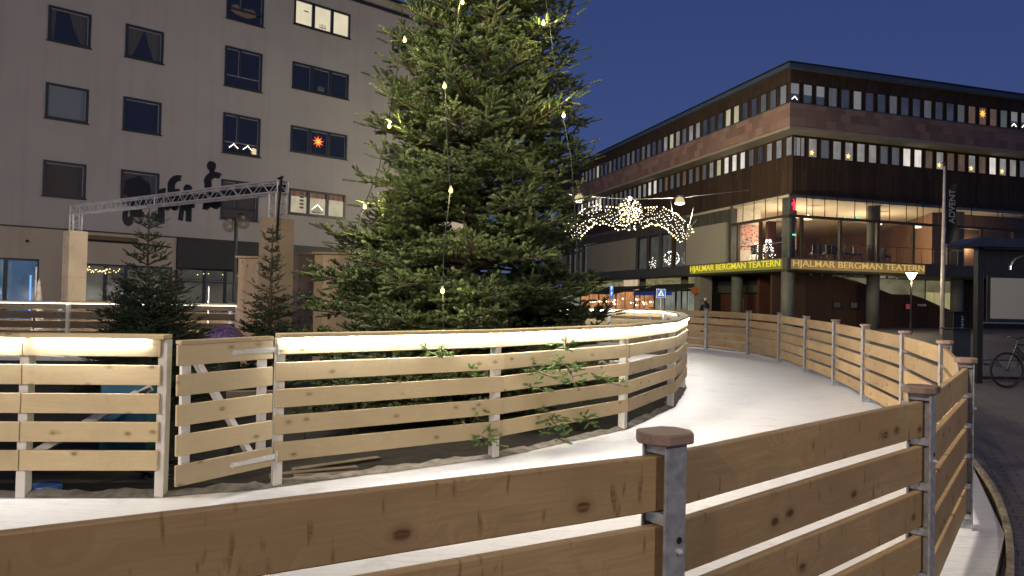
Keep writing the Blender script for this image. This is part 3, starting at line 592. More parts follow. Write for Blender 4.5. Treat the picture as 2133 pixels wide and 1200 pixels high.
def lwin(w):
    x0, x1, z0, z1, ty, r_ = w; f = .085
    cxw, czw = (x0 + x1) / 2, (z0 + z1) / 2; hw, hh = (x1 - x0) / 2, (z1 - z0) / 2; m = MB()
    yb = .03
    m.box(-hw, -hw + f, -yb, .06, -hh, hh); m.box(hw - f, hw, -yb, .06, -hh, hh); m.box(-hw + f, hw - f, -yb, .06, hh - f, hh); m.box(-hw + f, hw - f, -yb, .06, -hh, -hh + f)
    cells = [(-hw + f, hw - f, -hh + f, hh - f)]
    if ty == 'C':
        a, b = -hw + .36 * 2.79 - .07, -hw + .36 * 2.79 + .07; c, d = -a - .14 + .07, -a + .07
        a, b = -hw + .86, -hw + 1.0; c, d = hw - 1.0, hw - .86
        for u, v in ((a, b), (c, d)): m.box(u, v, -yb, .06, -hh + f, hh - f)
        cells = [(-hw + f, a, -hh + f, hh - f), (b, c, -hh + f, hh - f), (d, hw - f, -hh + f, hh - f)]
    if ty == 'B':
        a = -hw + .60; zt = -hh + .52; m.box(a, a + .09, -yb, .06, zt, hh - f)
        if r_ in (0, 3): m.box(-hw + f, hw - f, -yb, .06, zt - .06, zt)
        cells = [(-hw + f, a, zt, hh - f), (a + .09, hw - f, zt, hh - f), (-hw + f, hw - f, -hh + f, zt)]
    win = m.build('window', M['wframe'], lb, (cxw, 0, czw))
    s = MB(); s.box(-hw - .04, hw + .04, -.09, -.031, -hh - .035, -hh + .01); s.build('sill', M['sill'], win)
    pm_ = {('C', 0): 'pane_lit', ('C', 3): 'pane_lit2', ('A', 3): 'pane_warm', ('B', 3): 'pane_warm'}.get((ty, r_), 'pane_dark')
    if ty == 'A' and r_ == 2 and x0 < 1: pm_ = 'pane_frost'
    for c in cells:
        p = MB(); p.quad((c[0], .055, c[2]), (c[1], .055, c[2]), (c[1], .055, c[3]), (c[0], .055, c[3])); p.build('pane', M[pm_], win)
        e = MB(); e.box(c[1] - .035, c[1] - .004, .02, .05, c[2] + .01, c[3] - .01); e.box(c[0] + .02, c[1] - .04, .02, .05, c[3] - .035, c[3] - .006)
        if pm_ in ('pane_dark', 'pane_warm', 'pane_frost'): e.build('casement_edge', plain('pale_frame_edge', (.42, .44, .48), .5) if 'edge' not in M else M['edge'], win)
    return win, cells
M['edge'] = plain('pale_frame_edge', (.30, .32, .36), .5)
def curtain(win, poly, y=.047):
    m = MB(); m.prism(poly, y - .004, y + .004, lambda u, v, t: (u, t, v)); m.build('curtain', M['curtain_in'], win)
M['curtain_in'] = mat_planks('sheer_curtain_folds', (.13, .14, .16), (.09, .095, .12), .05)
def star(win, c, r, mat, pts=8, y=.03, name='star_lantern'):
    m = MB(); poly = []
    for k in range(pts * 2): rr = r if k % 2 == 0 else r * .42; a = math.pi * k / pts + .2; poly.append((c[0] + rr * math.cos(a), c[1] + rr * math.sin(a)))
    n = len(poly); m.add([(u, y, v) for u, v in poly] + [(c[0], y - .04, c[1])], [(i, (i + 1) % n, n) for i in range(n)]); return m.build(name, mat, win)
def arch_candles(win, c, w, n=7, y=.02, mat=None):
    m = MB(); b = MB()
    for k in range(n): u = c[0] + (k / (n - 1) - .5) * w; v = c[1] + (1 - abs(k / (n - 1) - .5) * 2) * w * .45; m.box(u - .008, u + .008, y - .008, y + .008, c[1] - .12, v); b.ball((u, y, v + .02), .022, 6)
    m.box(c[0] - w / 2, c[0] + w / 2, y - .02, y + .02, c[1] - .14, c[1] - .11); a = m.build('candle_arch', M['black'], win); b.build('candle_flames', mat or M['candle'], a)
for w in wins:
    win, cells = lwin(w); ty, r_ = w[4], w[5]; hw, hh = (w[1] - w[0]) / 2 - .1, (w[3] - w[2]) / 2 - .1
    if ty == 'A' and r_ == 1:
        if w[0] < 1: curtain(win, [(-.05 * hw, hh), (hw, hh), (hw, -hh), (.62 * hw, -hh), (.25 * hw, -.1)]); curtain(win, [(-hw, hh), (-.72 * hw, hh), (-.84 * hw, -hh), (-hw, -hh)])
        else: curtain(win, [(-hw, hh), (-.05 * hw, hh), (-.42 * hw, -.2 * hh), (-.75 * hw, -hh), (-hw, -hh)]); curtain(win, [(.0, hh), (hw, hh), (hw, -hh), (.6 * hw, -hh), (.3 * hw, -.2 * hh)])
    if ty == 'A' and r_ == 3 and w[0] > 1: curtain(win, [(.3 * hw, hh), (hw, hh), (hw, -hh), (.3 * hw, -hh)])
    if ty == 'B' and r_ == 2:
        for c_, ww in ((-.32, .34), (.28, .36)): arch_candles(win, (c_, -hh + .16), ww)
        m = MB(); m.prism([(.42, -hh + .02), (.66, -hh + .02), (.66, -hh + .26), (.50, -hh + .30)], .03, .04, lambda u, v, t: (u, t, v)); m.build('lampshade', emis('lit_lampshade', (1, .72, .4), .6), win)
    if ty == 'B' and r_ == 0:
        m = MB(); poly = [(-.62, -.42), (-.58, -.18), (-.35, -.10), (-.2, -.22), (.1, -.20), (.35, -.15), (.5, -.3), (.45, -.48), (.1, -.6), (-.35, -.55)]; m.prism(poly, .03, .04, lambda u, v, t: (u, t, v)); m.build('window_drape', plain('dull_pink_drape', (.20, .14, .12), .9), win)
    if ty == 'C' and r_ == 2: star(win, (-.05, .05), .30, M['star_red'], 9); star(win, (-.05, .05), .17, M['star_orange'], 7, .0, 'star_core')
    if ty == 'C' and r_ in (0, 1):
        m = MB(); c_ = cells[1]; u0 = -.12
        for k in range(5): m.box(u0 + k * .07 - .008, u0 + k * .07 + .008, .03, .045, c_[2] + .06, c_[2] + .30 - .02 * abs(k - 2))
        m.box(u0 - .02, u0 + .30, .03, .045, c_[2] + .10, c_[2] + .12); m.build('candlestick', M['black'] if r_ == 0 else plain('pale_candlestick', (.35, .37, .42), .5), win)
    if ty == 'C' and r_ == 0:
        m = MB(); m.prism([(-.95, .12), (-.9, .17), (-.72, .17), (-.66, .12)], .03, .04, lambda u, v, t: (u, t, v)); m.build('ceiling_lamp', plain('pale_lamp_dish', (.25, .22, .15), .5), win)
    if ty == 'C' and r_ == 3:
        for c_ in cells: m = MB(); m.quad((c_[0], .045, c_[3] - .24), (c_[1], .045, c_[3] - .24), (c_[1], .045, c_[3]), (c_[0], .045, c_[3])); m.build('valance', M['stripe'], win)
        arch_candles(win, (0, -hh + .2), .5, 9); m = MB()
        for k in range(5): m.box(-.86, -.68, .03, .05, -hh + .2 + k * .16, -hh + .29 + k * .16)
        m.build('bookshelf', plain('book_rows', (.14, .09, .07), .7), win)
# ground floor
low_h = [(-3.2, -.25, .0, 2.79), (1.0, 4.3, .0, 2.72)]
wall_with_holes('wall', lb, -7, 4.42, 0, 3.93, low_h + [(1.05, 3.0, 3.55, 3.80)], .3, M['plaster_low'], y=.03)
bx('band_strip', lb, -7, XR, -.03, .029, 3.925, 3.969, M['dark_fascia'])
bx('recess_back', lb, 1.0, 3.1, .10, .2, 3.5, 3.85, plain('brown_recess_board', (.16, .10, .06), .7)); 
bx('shop_fascia', lb, 4.44, XR, -.04, .3, 2.72, 3.924, M['dark_fascia'])
m = MB(); m.tube([(1.0, -.06, 3.62), (2.6, -.08, 3.60), (4.2, -.06, 3.52)], .03, 6); m.build('conduit', M['black'], lb)
m = MB(); m.ball((-.3 + 0, -.1, 3.42), .055, 8); m.tube([(-.3, 0, 3.45), (-.3, -.1, 3.42)], .02, 6); m.build('camera_dome', M['black'], lb, (-.35, 0, 0))
shop_i = lit_room('shop_dim_interior', (.050, .046, .036), 1., 0, .5, (.8, .8, .8)); shop_b = lit_room('shop_blue_interior', (.035, .075, .14), 1., 0, .5)
def shop(x0, x1, z0, z1, divs, mat, y=.12, transom=None):
    xs = [x0] + divs + [x1]
    for i in range(len(xs) - 1):
        a, b = xs[i], xs[i + 1]; m = MB(); f = .07 if i else .12
        m.box(a, a + f, y - .06, y, z0, z1); m.box(b - .06, b, y - .06, y, z0, z1); m.box(a + f, b - .06, y - .06, y, z1 - .08, z1); m.box(a + f, b - .06, y - .06, y, z0, z0 + .25)
        if transom: m.box(a + f, b - .06, y - .06, y, transom, transom + .05); m.box(a + f, b - .06, y - .05, y, transom + .12, transom + .14)
        w_ = m.build('shop_window', M['wframe'], lb); p = MB(); p.quad((a, y - .01, z0), (b, y - .01, z0), (b, y - .01, z1), (a, y - .01, z1)); p.build('pane', mat, w_)
shop(-3.2, -.25, 0, 2.79, [-2.9, -1.25], shop_b); shop(1.0, 4.3, 0, 2.72, [1.9, 2.6, 3.4], shop_i); shop(4.44, XR, 0, 2.72, [5.6, 6.45, 7.3, 8.3, 9.6, 11, 12.5, 14, 15.6, 17.2], shop_i, .25, 2.12)
m = MB(); 
def fairy_each(name, parent, pts, r, mat=None):
    o = fairy(name, parent, [(0, 0, 0)], r, mat); o.location = pts[0]
    for p in pts[1:]: clone(o, parent).location = p
def fairy(name, parent, pts, r, mat=None):
    m = MB()
    for p in pts: m.add([(p[0] + dx * r, p[1] + dy * r, p[2] + dz * r) for dx, dy, dz in ((1, 0, 0), (-1, 0, 0), (0, 1, 0), (0, -1, 0), (0, 0, 1), (0, 0, -1))], [(0, 2, 4), (2, 1, 4), (1, 3, 4), (3, 0, 4), (2, 0, 5), (1, 2, 5), (3, 1, 5), (0, 3, 5)])
    return m.build(name, mat or M['tiny'], parent)
dim_fairy = emis('dim_fairy_bulbs', (1.0, .80, .35), 2.2)
fairy_each('fairy_light', lb, [(1.2 + random.random() * 1.2, .02, 2.45 + random.gauss(0, .05)) for _ in range(34)] + [(4.9 + random.random() * 5, .12, 2.5 + random.gauss(0, .04)) for _ in range(14)], .022, dim_fairy)
bx('lit_shelf', lb, -1.9, -.55, .02, .04, .52, .60, emis('lit_shelf_edge', (1, .88, .6), .9)); bx('lit_shelf', lb, .98, 1.35, .02, .04, .50, .56, emis('lit_shelf_edge', (1, .88, .6), .9))
bx('lit_display_edge', lb, -.52, -.47, .02, .04, .65, 2.2, emis('blue_display_edge', (.2, .45, 1.0), .9))

# ------------------------------------------------------------------ theatre building
RBR = R(16.756)
rb = thing('theatre_building', 'long theatre building with stone band, rows of narrow office windows and a glazed lit foyer', 'building', (13.924, 35.775, 0), RBR)
RX, RY = 30., 36.   # extents along right face (x) and left face (y)
bx('roof', rb, -.30, RX, -.30, RY, 13.76, 13.98, M['roof_metal']); bx('roof_edge', rb, -.36, RX, -.36, RY, 13.982, 14.05, M['black'])
def Lband(name, z0, z1, mat, off=0., th=.3, x1=RX, y1=RY):        # strip wrapped round the corner
    m = MB(); m.box(off, x1, off, off + th, z0, z1); m.box(off, off + th, off + th, y1, z0, z1); return m.build(name, mat, rb)
Lband('eaves_cladding', 13.12, 13.755, M['clad'], .0)
Lband('window_backing', 12.05, 13.118, M['clad'], .07)
Lband('stone_band', 10.86, 12.048, M['stone'], -.02)
Lband('metal_sill', 12.0485, 12.085, M['roof_metal'], -.06, .12)
m = MB(); m.box(-.019, RX, -.019, 1.6, 10.72, 10.858); m.box(-.019, 1.6, 1.6, RY, 10.72, 10.858); m.build('soffit', M['concrete'], rb)
RC = 1.0
Lband('timber_wall', 7.75, 10.715, M['clad'], RC); Lband('timber_beam', 7.42, 7.749, M['clad'], RC - .12, .5)
m = MB(); m.box(-.02, RX, -.02, RC + .3, 7.40, 7.418); m.box(-.02, RC + .3, RC + .3, RY, 7.40, 7.418); m.build('ledge', M['beam'], rb)
# individual upper windows
cnt = [0]
far = {}
M['wf'] = plain('office_window_frame', (.05, .035, .024), .5)
def owin(face, s, z0, z1, w, off, code, rest=False):
    hw, hz = w / 2, (z1 - z0) / 2; f = .03; c = (s + hw, off, (z0 + z1) / 2); m = MB()
    m.box(-hw, -hw + f, -.05, 0, -hz, hz); m.box(hw - f, hw, -.05, 0, -hz, hz); m.box(-hw + f, hw - f, -.05, 0, hz - f, hz); m.box(-hw + f, hw - f, -.05, 0, -hz, -hz + f)
    k = code if code in P else {'s': 'o', 'S': 'w', 'h': 'd', 'a': 'h'}.get(code, 'g')
    if code in ('h', 'a'): m.box(-hw + f, hw - f, -.014, -.004, -.05, hz - f, 2); k = 'd'
    m.quad((-hw + f, -.012 + .008, -hz + f), (hw - f, -.004, -hz + f), (hw - f, -.004, hz - f), (-hw + f, -.004, hz - f), 1)
    if face == 'R': loc, rot = (c[0], off, c[2]), (0, 0, 0)
    else: loc, rot = (off, s + hw, c[2]), (0, 0, -math.pi / 2)
    win = m.build('window', [M['wf'], P[k], P['b']], rb, loc, rot)
    if code == 's': star(win, (0, .15), .26, M['star_orange'], 8, -.03)
    if code in ('S', 'o*'): star(win, (-.05, -.25), .17, M['star_yellow'], 5, -.03)
    if code == 'a': arch_candles(win, (0, -hz + .15), .3, 7, -.03)
    cnt[0] += 1
    return win
topR = 'a h h g d b d d g d d g d d g o s o g a a g d d'
for i, c_ in enumerate(topR.split()): owin('R', .02 + i * .7825, 12.1, 13.11, .565, .069, c_)
lowR = 'n w S g w S w w g g W W o S o o S o W S w g d'
for i, c_ in enumerate(lowR.split()): owin('R', RC + .13 + (i - 1) * .7825 + .02, 9.6, 10.62, .565, RC - .001, c_) if i else owin('R', RC + .02, 9.6, 10.62, .45, RC - .001, c_)
topL = 'b g g d d y y d d d w w g w y w d d g g d g g d d d g d d y g g g g'
farw = MB()
for i, c_ in enumerate(topL.split()): owin('L', .32 + i * .816, 12.1, 13.11, .56, .069, c_)
lowL = 'w w w d g W W W y w g o g o g g o g W W w w g g g g g'
for i, c_ in enumerate(lowL.split()): owin('L', RC + .02 + i * .816, 9.65, 10.66, .52, RC - .001, c_)
# farthest lower windows as one part
for i in range(10):
    s = RC + .02 + (27 + i) * .816; farw.box(RC - .05, RC - .0005, s, s + .03, 9.65, 10.66, 0); farw.box(RC - .05, RC - .0005, s + .49, s + .52, 9.65, 10.66, 0); farw.quad((RC - .008, s + .49, 9.65), (RC - .008, s + .03, 9.65), (RC - .008, s + .03, 10.66), (RC - .008, s + .49, 10.66), 1 if i in (3, 4, 5, 6, 8) else 2)
fo = farw.build('window_row', [M['wf'], P['W'], P['g']], rb); fo['kind'] = 'stuff'
# foyer storey
FZ0, FZ1 = 4.16, 7.40
m = MB(); m.box(-.0, RX, .0, 23.5, 4.0, 4.155); m.box(0, 9.5, 23.5, RY, 4.0, 4.155); m.build('foyer_floor', plain('foyer_floor_wood', (.22, .12, .06), .4), rb)
m = MB(); m.box(.05, RX, .05, 23.5, 7.25, 7.39); m.build('foyer_ceiling', plain('foyer_ceiling_paint', (.62, .56, .42), .8, var=.05), rb)
m = MB(); m.prism([(10.9, 1.5), (30, 1.0), (30, 23.3), (1.3, 23.3), (1.3, 18.6), (15.8, 18.4), (16.4, 10.9), (12.5, 4.3)], FZ0, 7.25, lambda u, v, t: (u, v, t)); m.build('foyer_back_wall', M['orangewood'], rb)
bx('foyer_wall', rb, .25, 2.0, 5.0, 5.12, FZ0, 7.25, plain('foyer_white_wall', (.60, .57, .50), .8)); bx('foyer_wall', rb, 1.18, 1.3, 5.13, 20.5, FZ0, 7.25, plain('foyer_side_wall', (.40, .22, .11), .8))
m = MB(); m.box(.7, 1.95, 4.955, 4.99, 4.9, 6.35); pa = m.build('painting', None or plain('painting_base', (.3, .1, .08), .6), rb)
def abstract():
    n = N('abstract_canvas'); v = n.obj((3.4, 3.4, 3.4)); vo = n.n('ShaderNodeTexNoise'); vo.inputs['Scale'].default_value = 3.; vo.inputs['Detail'].default_value = 6; n.l(v, vo.inputs['Vector'])
    c = n.ramp(vo.outputs['Fac'], [(.34, (.10, .08, .13)), (.43, (.10, .20, .17)), (.49, (.62, .45, .38)), (.54, (.75, .12, .07)), (.62, (.75, .38, .28)), (.7, (.25, .35, .42))]); return n.set(.6, color=c)
pa.data.materials[0] = abstract()
def mull(x, face='R', z0=FZ0, z1=6.22, w=.13, off=.0, d=.16, name='mullion', mat='clad2'):
    if face == 'R': return bx(name, rb, x - w / 2, x + w / 2, off, off + d, z0, z1, M[mat])
    return bx(name, rb, off, off + d, x - w / 2, x + w / 2, z0, z1, M[mat])
M['clad2'] = plain('dark_mullion_timber', (.055, .036, .022), .55)
for k in range(13): mull(.86 + 2.39 * k)
for s in (4.35, 2.35): mull(s, 'L')
mull(.06, 'R', FZ0, 7.39, .05, -.03, .08, mat='column')
m = MB(); m.box(-.04, RX, -.04, .14, 6.22, 6.36); m.box(-.04, .14, .14, 4.9, 6.22, 6.36); m.build('transom', M['clad2'], rb)
for x in (1.12, 1.5, 2.24, 3.01, 4.13, 4.89, 5.27, 6.4, 7.53, 8.27, 8.67, 9.8, 10.95, 12.07, 13.97, 14.37, 15.9, 17.5): mull(x, 'R', 6.361, 7.39, .025, .02, .03, 'glazing_bar', 'black')
for x in (.9, 1.9, 2.9, 3.9): mull(x, 'L', 6.361, 7.39, .03, .02, .03, 'glazing_bar', 'black')
xs = [.08] + [.86 + 2.39 * k for k in range(12)]
for i in range(len(xs) - 1): m = MB(); m.quad((xs[i], .10, FZ0), (xs[i + 1], .10, FZ0), (xs[i + 1], .10, 6.22), (xs[i], .10, 6.22)); m.build('foyer_pane', M['glass'], rb)
m = MB(); m.quad((.08, .045, 6.36), (RX, .045, 6.36), (RX, .045, 7.39), (.08, .045, 7.39)); m.build('clerestory_pane', M['glass'], rb)
m = MB(); m.quad((.10, 4.9, FZ0), (.10, .08, FZ0), (.10, .08, 6.22), (.10, 4.9, 6.22)); m.quad((.045, 4.9, 6.36), (.045, .08, 6.36), (.045, .08, 7.39), (.045, 4.9, 7.39)); m.build('foyer_pane', M['glass'], rb)
for x, y in ((.42, .5), (6.25, .95), (12.2, 1.0), (18.2, 1.0)):
    for z0, z1 in ((FZ0, 7.25), (0.2, 3.50)): m = MB(); m.tube([(x, y, z0), (x, y, z1)], .33, 20); m.build('column', M['column'], rb, smooth=True)
for x, y in ((.9, 5.6), (1.0, 11.5), (1, 17.5), (3.6, 4.4), (6.0, 9.4)): m = MB(); z = (.2, 3.5) if x < 2 else (FZ0, 7.25); m.tube([(x, y, z[0]), (x, y, z[1])], .33, 16); m.build('column', M['column'] if x < 2 else M['brownwall'], rb, smooth=True)
# left face: beige panels and tall windows of the hall
bx('pier', rb, -.02, .35, 4.9, 5.05, FZ0, 7.39, M['beam']); 
bx('wall_panel', rb, -.03, .25, 5.45, 9.85, FZ0, 6.5, M['beige_panel']); bx('wall_panel', rb, -.03, .25, 16.9, 25.9, FZ0, 6.5, M['beige_panel']); bx('wall_panel', rb, -.03, .25, 31., 36, FZ0, 6.5, M['beige_panel'])
bx('upper_strip', rb, .05, .25, 5.05, 36, 6.51, 7.395, mat_planks('grey_ribbed_cladding', (.10, .095, .075), (.07, .066, .05), .25))
bx('upper_strip', rb, -.01, .04, 9.9, 36, 7.2, 7.395, M['column'])
bx('hall_back', rb, .9, 1.0, 5.05, 36, FZ0, 6.5, lit_room('hall_dim_interior', (.060, .056, .040), 1., .6, .5))
for a, b in ((9.9, 16.85), (25.95, 30.95)):
    k = 4
    for j in range(k + 1): y = a + (b - a) * j / k; bx('hall_mullion', rb, -.02, .25, y - .07, y + .07, FZ0, 6.5, M['clad2' if j % 2 else 'beam'])
    for j in range(k): y0 = a + (b - a) * j / k + .07; y1 = a + (b - a) * (j + 1) / k - .07; m = MB(); m.quad((.1, y1, FZ0), (.1, y0, FZ0), (.1, y0, 6.5), (.1, y1, 6.5)); m.build('hall_pane', M['glass'], rb)
bx('hall_mullion', rb, -.02, .25, 5.06, 5.13, FZ0, 6.5, M['clad2']); m = MB(); m.quad((.1, 5.45, FZ0), (.1, 5.13, FZ0), (.1, 5.13, 6.5), (.1, 5.45, 6.5)); m.build('hall_pane', M['glass'], rb)
# floor beam with sign boxes
m = MB(); m.box(-.10, RX, -.10, 0, 3.55, 4.158); m.box(-.10, 0, 0, RY, 3.55, 4.158); m.build('floor_beam', M['beam'], rb)
m = MB(); m.box(-.0, RX, .0, 9, 3.5, 3.549); m.box(0, 9, 9, RY, 3.5, 3.549); m.build('ground_soffit', plain('dark_soffit', (.10, .09, .07), .8), rb)
def sign(face, s0, s1, z0, z1, backmat, textmat, rev=False):
    if face == 'R': b = bx('sign_box', rb, s0, s1, -.17, -.101, z0, z1, backmat)
    else: b = bx('sign_box', rb, -.17, -.101, s0, s1, z0, z1, backmat)
    cu = bpy.data.curves.new('sign_text', 'FONT'); cu.body = 'HJALMAR BERGMAN TEATERN'; cu.size = 1; cu.extrude = .012; cu.offset = .002; cu.space_character = 1.0
    ob = bpy.data.objects.new('tmp', cu); col.objects.link(ob); dg = bpy.context.evaluated_depsgraph_get(); me = bpy.data.meshes.new_from_object(ob.evaluated_get(dg)); bpy.data.objects.remove(ob)
    co = np.array([v.co[:] for v in me.vertices]); mn, mx = co.min(0), co.max(0); sx = (s1 - s0 - .12) / (mx[0] - mn[0]); sz = (z1 - z0) * .88 / (mx[1] - mn[1])
    for v in me.vertices: v.co = ((v.co[0] - (mn[0] + mx[0]) / 2) * sx, (v.co[1] - (mn[1] + mx[1]) / 2) * sz, v.co[2])
    me.materials.clear(); me.materials.append(textmat); t = bpy.data.objects.new('sign_lettering', me); link(t, b)
    if face == 'R': t.location = (0, -.05, 0); t.rotation_euler = (math.pi / 2, 0, 0)
    else: t.location = (-.05, 0, 0); t.rotation_euler = (math.pi / 2, 0, -math.pi / 2)
    return b
sign('L', .30, 9.07, 3.60, 4.10, emis('olive_sign_back', (.27, .25, .025), .55), emis('yellow_sign_letters', (1.0, .78, .05), .62))
sign('R', .12, 8.62, 3.60, 4.08, emis('bronze_sign_back', (.27, .165, .05), .55), emis('amber_sign_letters', (.70, .45, .14), .6))
# ground storey
bx('rear_wall', rb, 9.6, RX, 23.6, 23.8, .0, 13.7, M['dark_fascia']); bx('rear_wall', rb, 9.6, 9.8, 23.81, RY, .0, 13.7, M['dark_fascia']); bx('inner_wall', rb, 1.2, 9.59, 9.45, 9.6, .1, 3.499, M['dark_fascia']); bx('inner_wall', rb, 1.6, 1.8, 9.61, RY, .1, 3.499, M['dark_fascia']); bx('end_wall', rb, RX - .2, RX, .5, 23.59, .0, 13.7, M['dark_fascia'])
bx('ground_wall', rb, 1.4, 3.0, 4.2, 4.4, 0.1, 3.499, M['brownwall']); bx('ground_wall', rb, 3.2, 3.4, 4.41, 9, 0.1, 3.499, M['dark_fascia']); bx('ground_wall', rb, 2.2, 2.4, 4.41, 9.3, .1, 2.45, M['brownwall']); bx('ground_wall', rb, 2.0, 2.2, 4.41, 9.3, 2.46, 3.2, plain('grey_soffit_board', (.05, .05, .04), .8))
bx('notice_board', rb, 2.12, 2.19, 6.8, 7.4, 1.35, 2.15, plain('notice_paper', (.28, .23, .17), .7))
bx('ground_wall', rb, 3.0, 9, 9.31, 9.45, .1, 3.499, M['dark_fascia']); bx('ground_wall', rb, 13.85, RX, 2.0, 2.2, .1, 3.499, M['clad'])
stair = mat_planks('curved_brown_wall', (.085, .045, .03), (.07, .036, .024), 1.2)
m = MB(); m.prism([(.6, .1), (.6, 3.49), (4.4, 3.49), (6.65, 3.03), (7.82, 2.74), (8.57, 2.52), (10.04, 2.52), (10.92, 2.32), (12.16, 1.9), (13.8, 1.43), (13.8, .1)], 2.0, 2.15, lambda u, v, t: (u, t, v)); m.build('stair_wall', stair, rb)
bx('lobby_back', rb, 3.1, 18.8, 4.42, 4.5, .1, 3.499, lit_room('lit_lobby', (.21, .19, .11), .6, .35, .6, (.5, .5, .8)))
bx('lobby_curtain', rb, 13.0, 15.3, 3.8, 3.9, .8, 2.75, lit_room('lit_yellow_curtain', (.50, .44, .20), .6, .8, .2))
m = MB(); m.prism([(4.5, 3.49), (5.2, 3.49), (7.6, 2.86), (7.6, 2.80), (6.65, 3.05)], 2.16, 2.3, lambda u, v, t: (u, t, v)); m.build('stair_flight', plain('cream_stair_edge', (.62, .54, .40), .7), rb)
for x in (10.9, 13.1, 13.75): bx('lobby_mullion', rb, x - .03, x + .03, 1.90, 1.94, 2.3 if x < 13 else 1.5, 3.499, M['column'])
for i, (x, z) in enumerate(((4.49, 1.64), (5.63, 1.64), (6.85, 1.66), (9.46, 1.64))):
    bx('poster_frame', rb, x, x + .56, 1.93, 1.985, z, z + .40, M['black']); bx('poster', rb, x + .07, x + .49, 1.92, 1.929, z + .06, z + .34, emis('poster_print', [(.03, .025, .02), (.04, .035, .03), (.3, .26, .2), (.28, .04, .05)][i], .5))
bx('small_sign_plate', rb, 10.43, 10.99, 1.92, 1.98, 1.88, 2.0, plain('white_plate', (.6, .58, .55), .5))
lamps = lit_room('spot_row', (.5, .45, .3), 1.)
m = MB(); m.ball((0, 0, 0), .07, 6); ob0 = m.build('soffit_spotlight', plain('chrome_spots', (.5, .5, .45), .3, .8), rb, (2.4, 1.2, 3.42), smooth=True)
for k in range(1, 9): clone(ob0, rb).location = (2.4 + k * .72, 1.2, 3.42)
# foyer lights (pendants, and unseen point lights added to fill the room)
for x, y in ((3.3, 2.6), (8.3, 2.8), (11.4, 3.0)):
    m = MB(); m.lathe([(.02, .28), (.06, .26), (.16, .16), (.24, .0), (.20, -.02), (.02, -.02)], 14, (0, 0, 0)); m.build('pendant_lamp', emis('pendant_glow', (1, .86, .62), 1.6), rb, (x, y, 6.55), smooth=True)
def rl(x, y, z): 
    c, s = math.cos(RBR), math.sin(RBR); return (13.924 + x * c - y * s, 35.775 + x * s + y * c, z)
for x, y, p_ in ((3.3, 3.5, 230), (8.3, 3.4, 230), (13.4, 1.2, 40), (1.0, 2.6, 80), (4.0, 10.5, 300), (20., .3, 30)): lamp('unseen_foyer_point', rl(x, y, 5.3), p_, (1, .82, .56), .35)
lamp('unseen_stair_point', rl(9.0, 3.0, 3.0), 22, (1, .86, .55), .2)
# furniture in the foyer
def chair(x, y):
    m = MB(); m.box(-.25, .25, -.25, .25, .38, .48); m.box(-.25, .25, .2, .28, .48, .85)
    for sx_ in (-.22, .22):
        for sy_ in (-.22, .22): m.box(sx_ - .015, sx_ + .015, sy_ - .015, sy_ + .015, 0, .38)
    o = m.build('foyer_chair', plain('dark_blue_upholstery', (.02, .025, .04), .8) if 'uph' not in M else M['uph'], None, rl(x, y, 4.156), (0, 0, RBR + random.random() * 3)); return o
M['uph'] = plain('dark_upholstery', (.02, .025, .04), .8)
for i, (x, y) in enumerate(((1.2, 1.2), (2.9, 1.4), (3.5, 1.2), (4.25, 1.1), (4.85, 1.3), (5.4, 1.2), (.6, 2.4), (.6, 3.3), (7.4, 1.4))):
    tag(chair(x, y), 'dark upholstered chair standing behind the lit foyer glass of the theatre', 'chair', 'dark chairs in the lit theatre foyer')
m = MB(); m.box(.2, 12, .32, .345, 5.0, 5.03); m.box(.32, .345, .35, 4.8, 5.0, 5.03)
for k in range(14): m.box(.4 + k * .85, .42 + k * .85, .32, .34, 4.156, 5.0)
m.build('handrail', M['black'], rb)
# lit decorations in the hall windows
def lit_tree(label, x, y, h, n, r=.022):
    t = thing('light_tree', label, 'light decoration', rl(x, y, 4.157), RBR, 'light decorations in the theatre windows'); pts = []
    for k in range(n): v = random.random() ** .8; a = random.random() * 6.28; rr = h * .42 * (1 - v * .75); pts.append((rr * math.cos(a), rr * math.sin(a), .08 + v * h))
    m = MB(); m.tube([(0, 0, 0), (0, 0, h)], .015, 5); m.build('stem', M['black'], t); fairy('fairy_bulbs', t, pts, r, M['tiny2'])
M['tiny2'] = emis('cool_fairy_bulb', (1.0, .93, .80), 3.2)
lit_tree('left of two lit twig trees behind the corner window above the yellow sign', .55, 3.3, .95, 90); lit_tree('right of two lit twig trees behind the corner window, nearer the building corner', .55, 2.3, 1.05, 90); lit_tree('small lit twig tree in the narrow window beside the beige panel', .5, 5.3, .7, 40)
t = thing('light_ball', 'round lit ball of fairy lights in the hall window under the garland', 'light decoration', rl(.3, 12.2, 4.78)); m = MB(); m.tube([(0, 0, -.62), (0, 0, -.45)], .02, 5); m.build('stand', M['black'], t); pts = []
for k in range(110): a, b = random.random() * 6.28, math.acos(2 * random.random() - 1); pts.append((.52 * math.sin(b) * math.cos(a), .2 * math.sin(b) * math.sin(a), .48 * math.cos(b)))
fairy('fairy_bulbs', t, pts, .024, M['tiny2'])
t = thing('light_cluster', 'low tangle of fairy lights on the window floor left of the lit ball', 'light decoration', rl(.3, 14.8, 4.16)); fairy('fairy_bulbs', t, [(random.gauss(0, .1), random.gauss(0, .28), abs(random.gauss(.3, .2))) for _ in range(40)], .02, M['tiny2']); m = MB(); m.tube([(0, 0, 0), (0, 0, .4)], .01, 4); m.build('stem', M['black'], t)
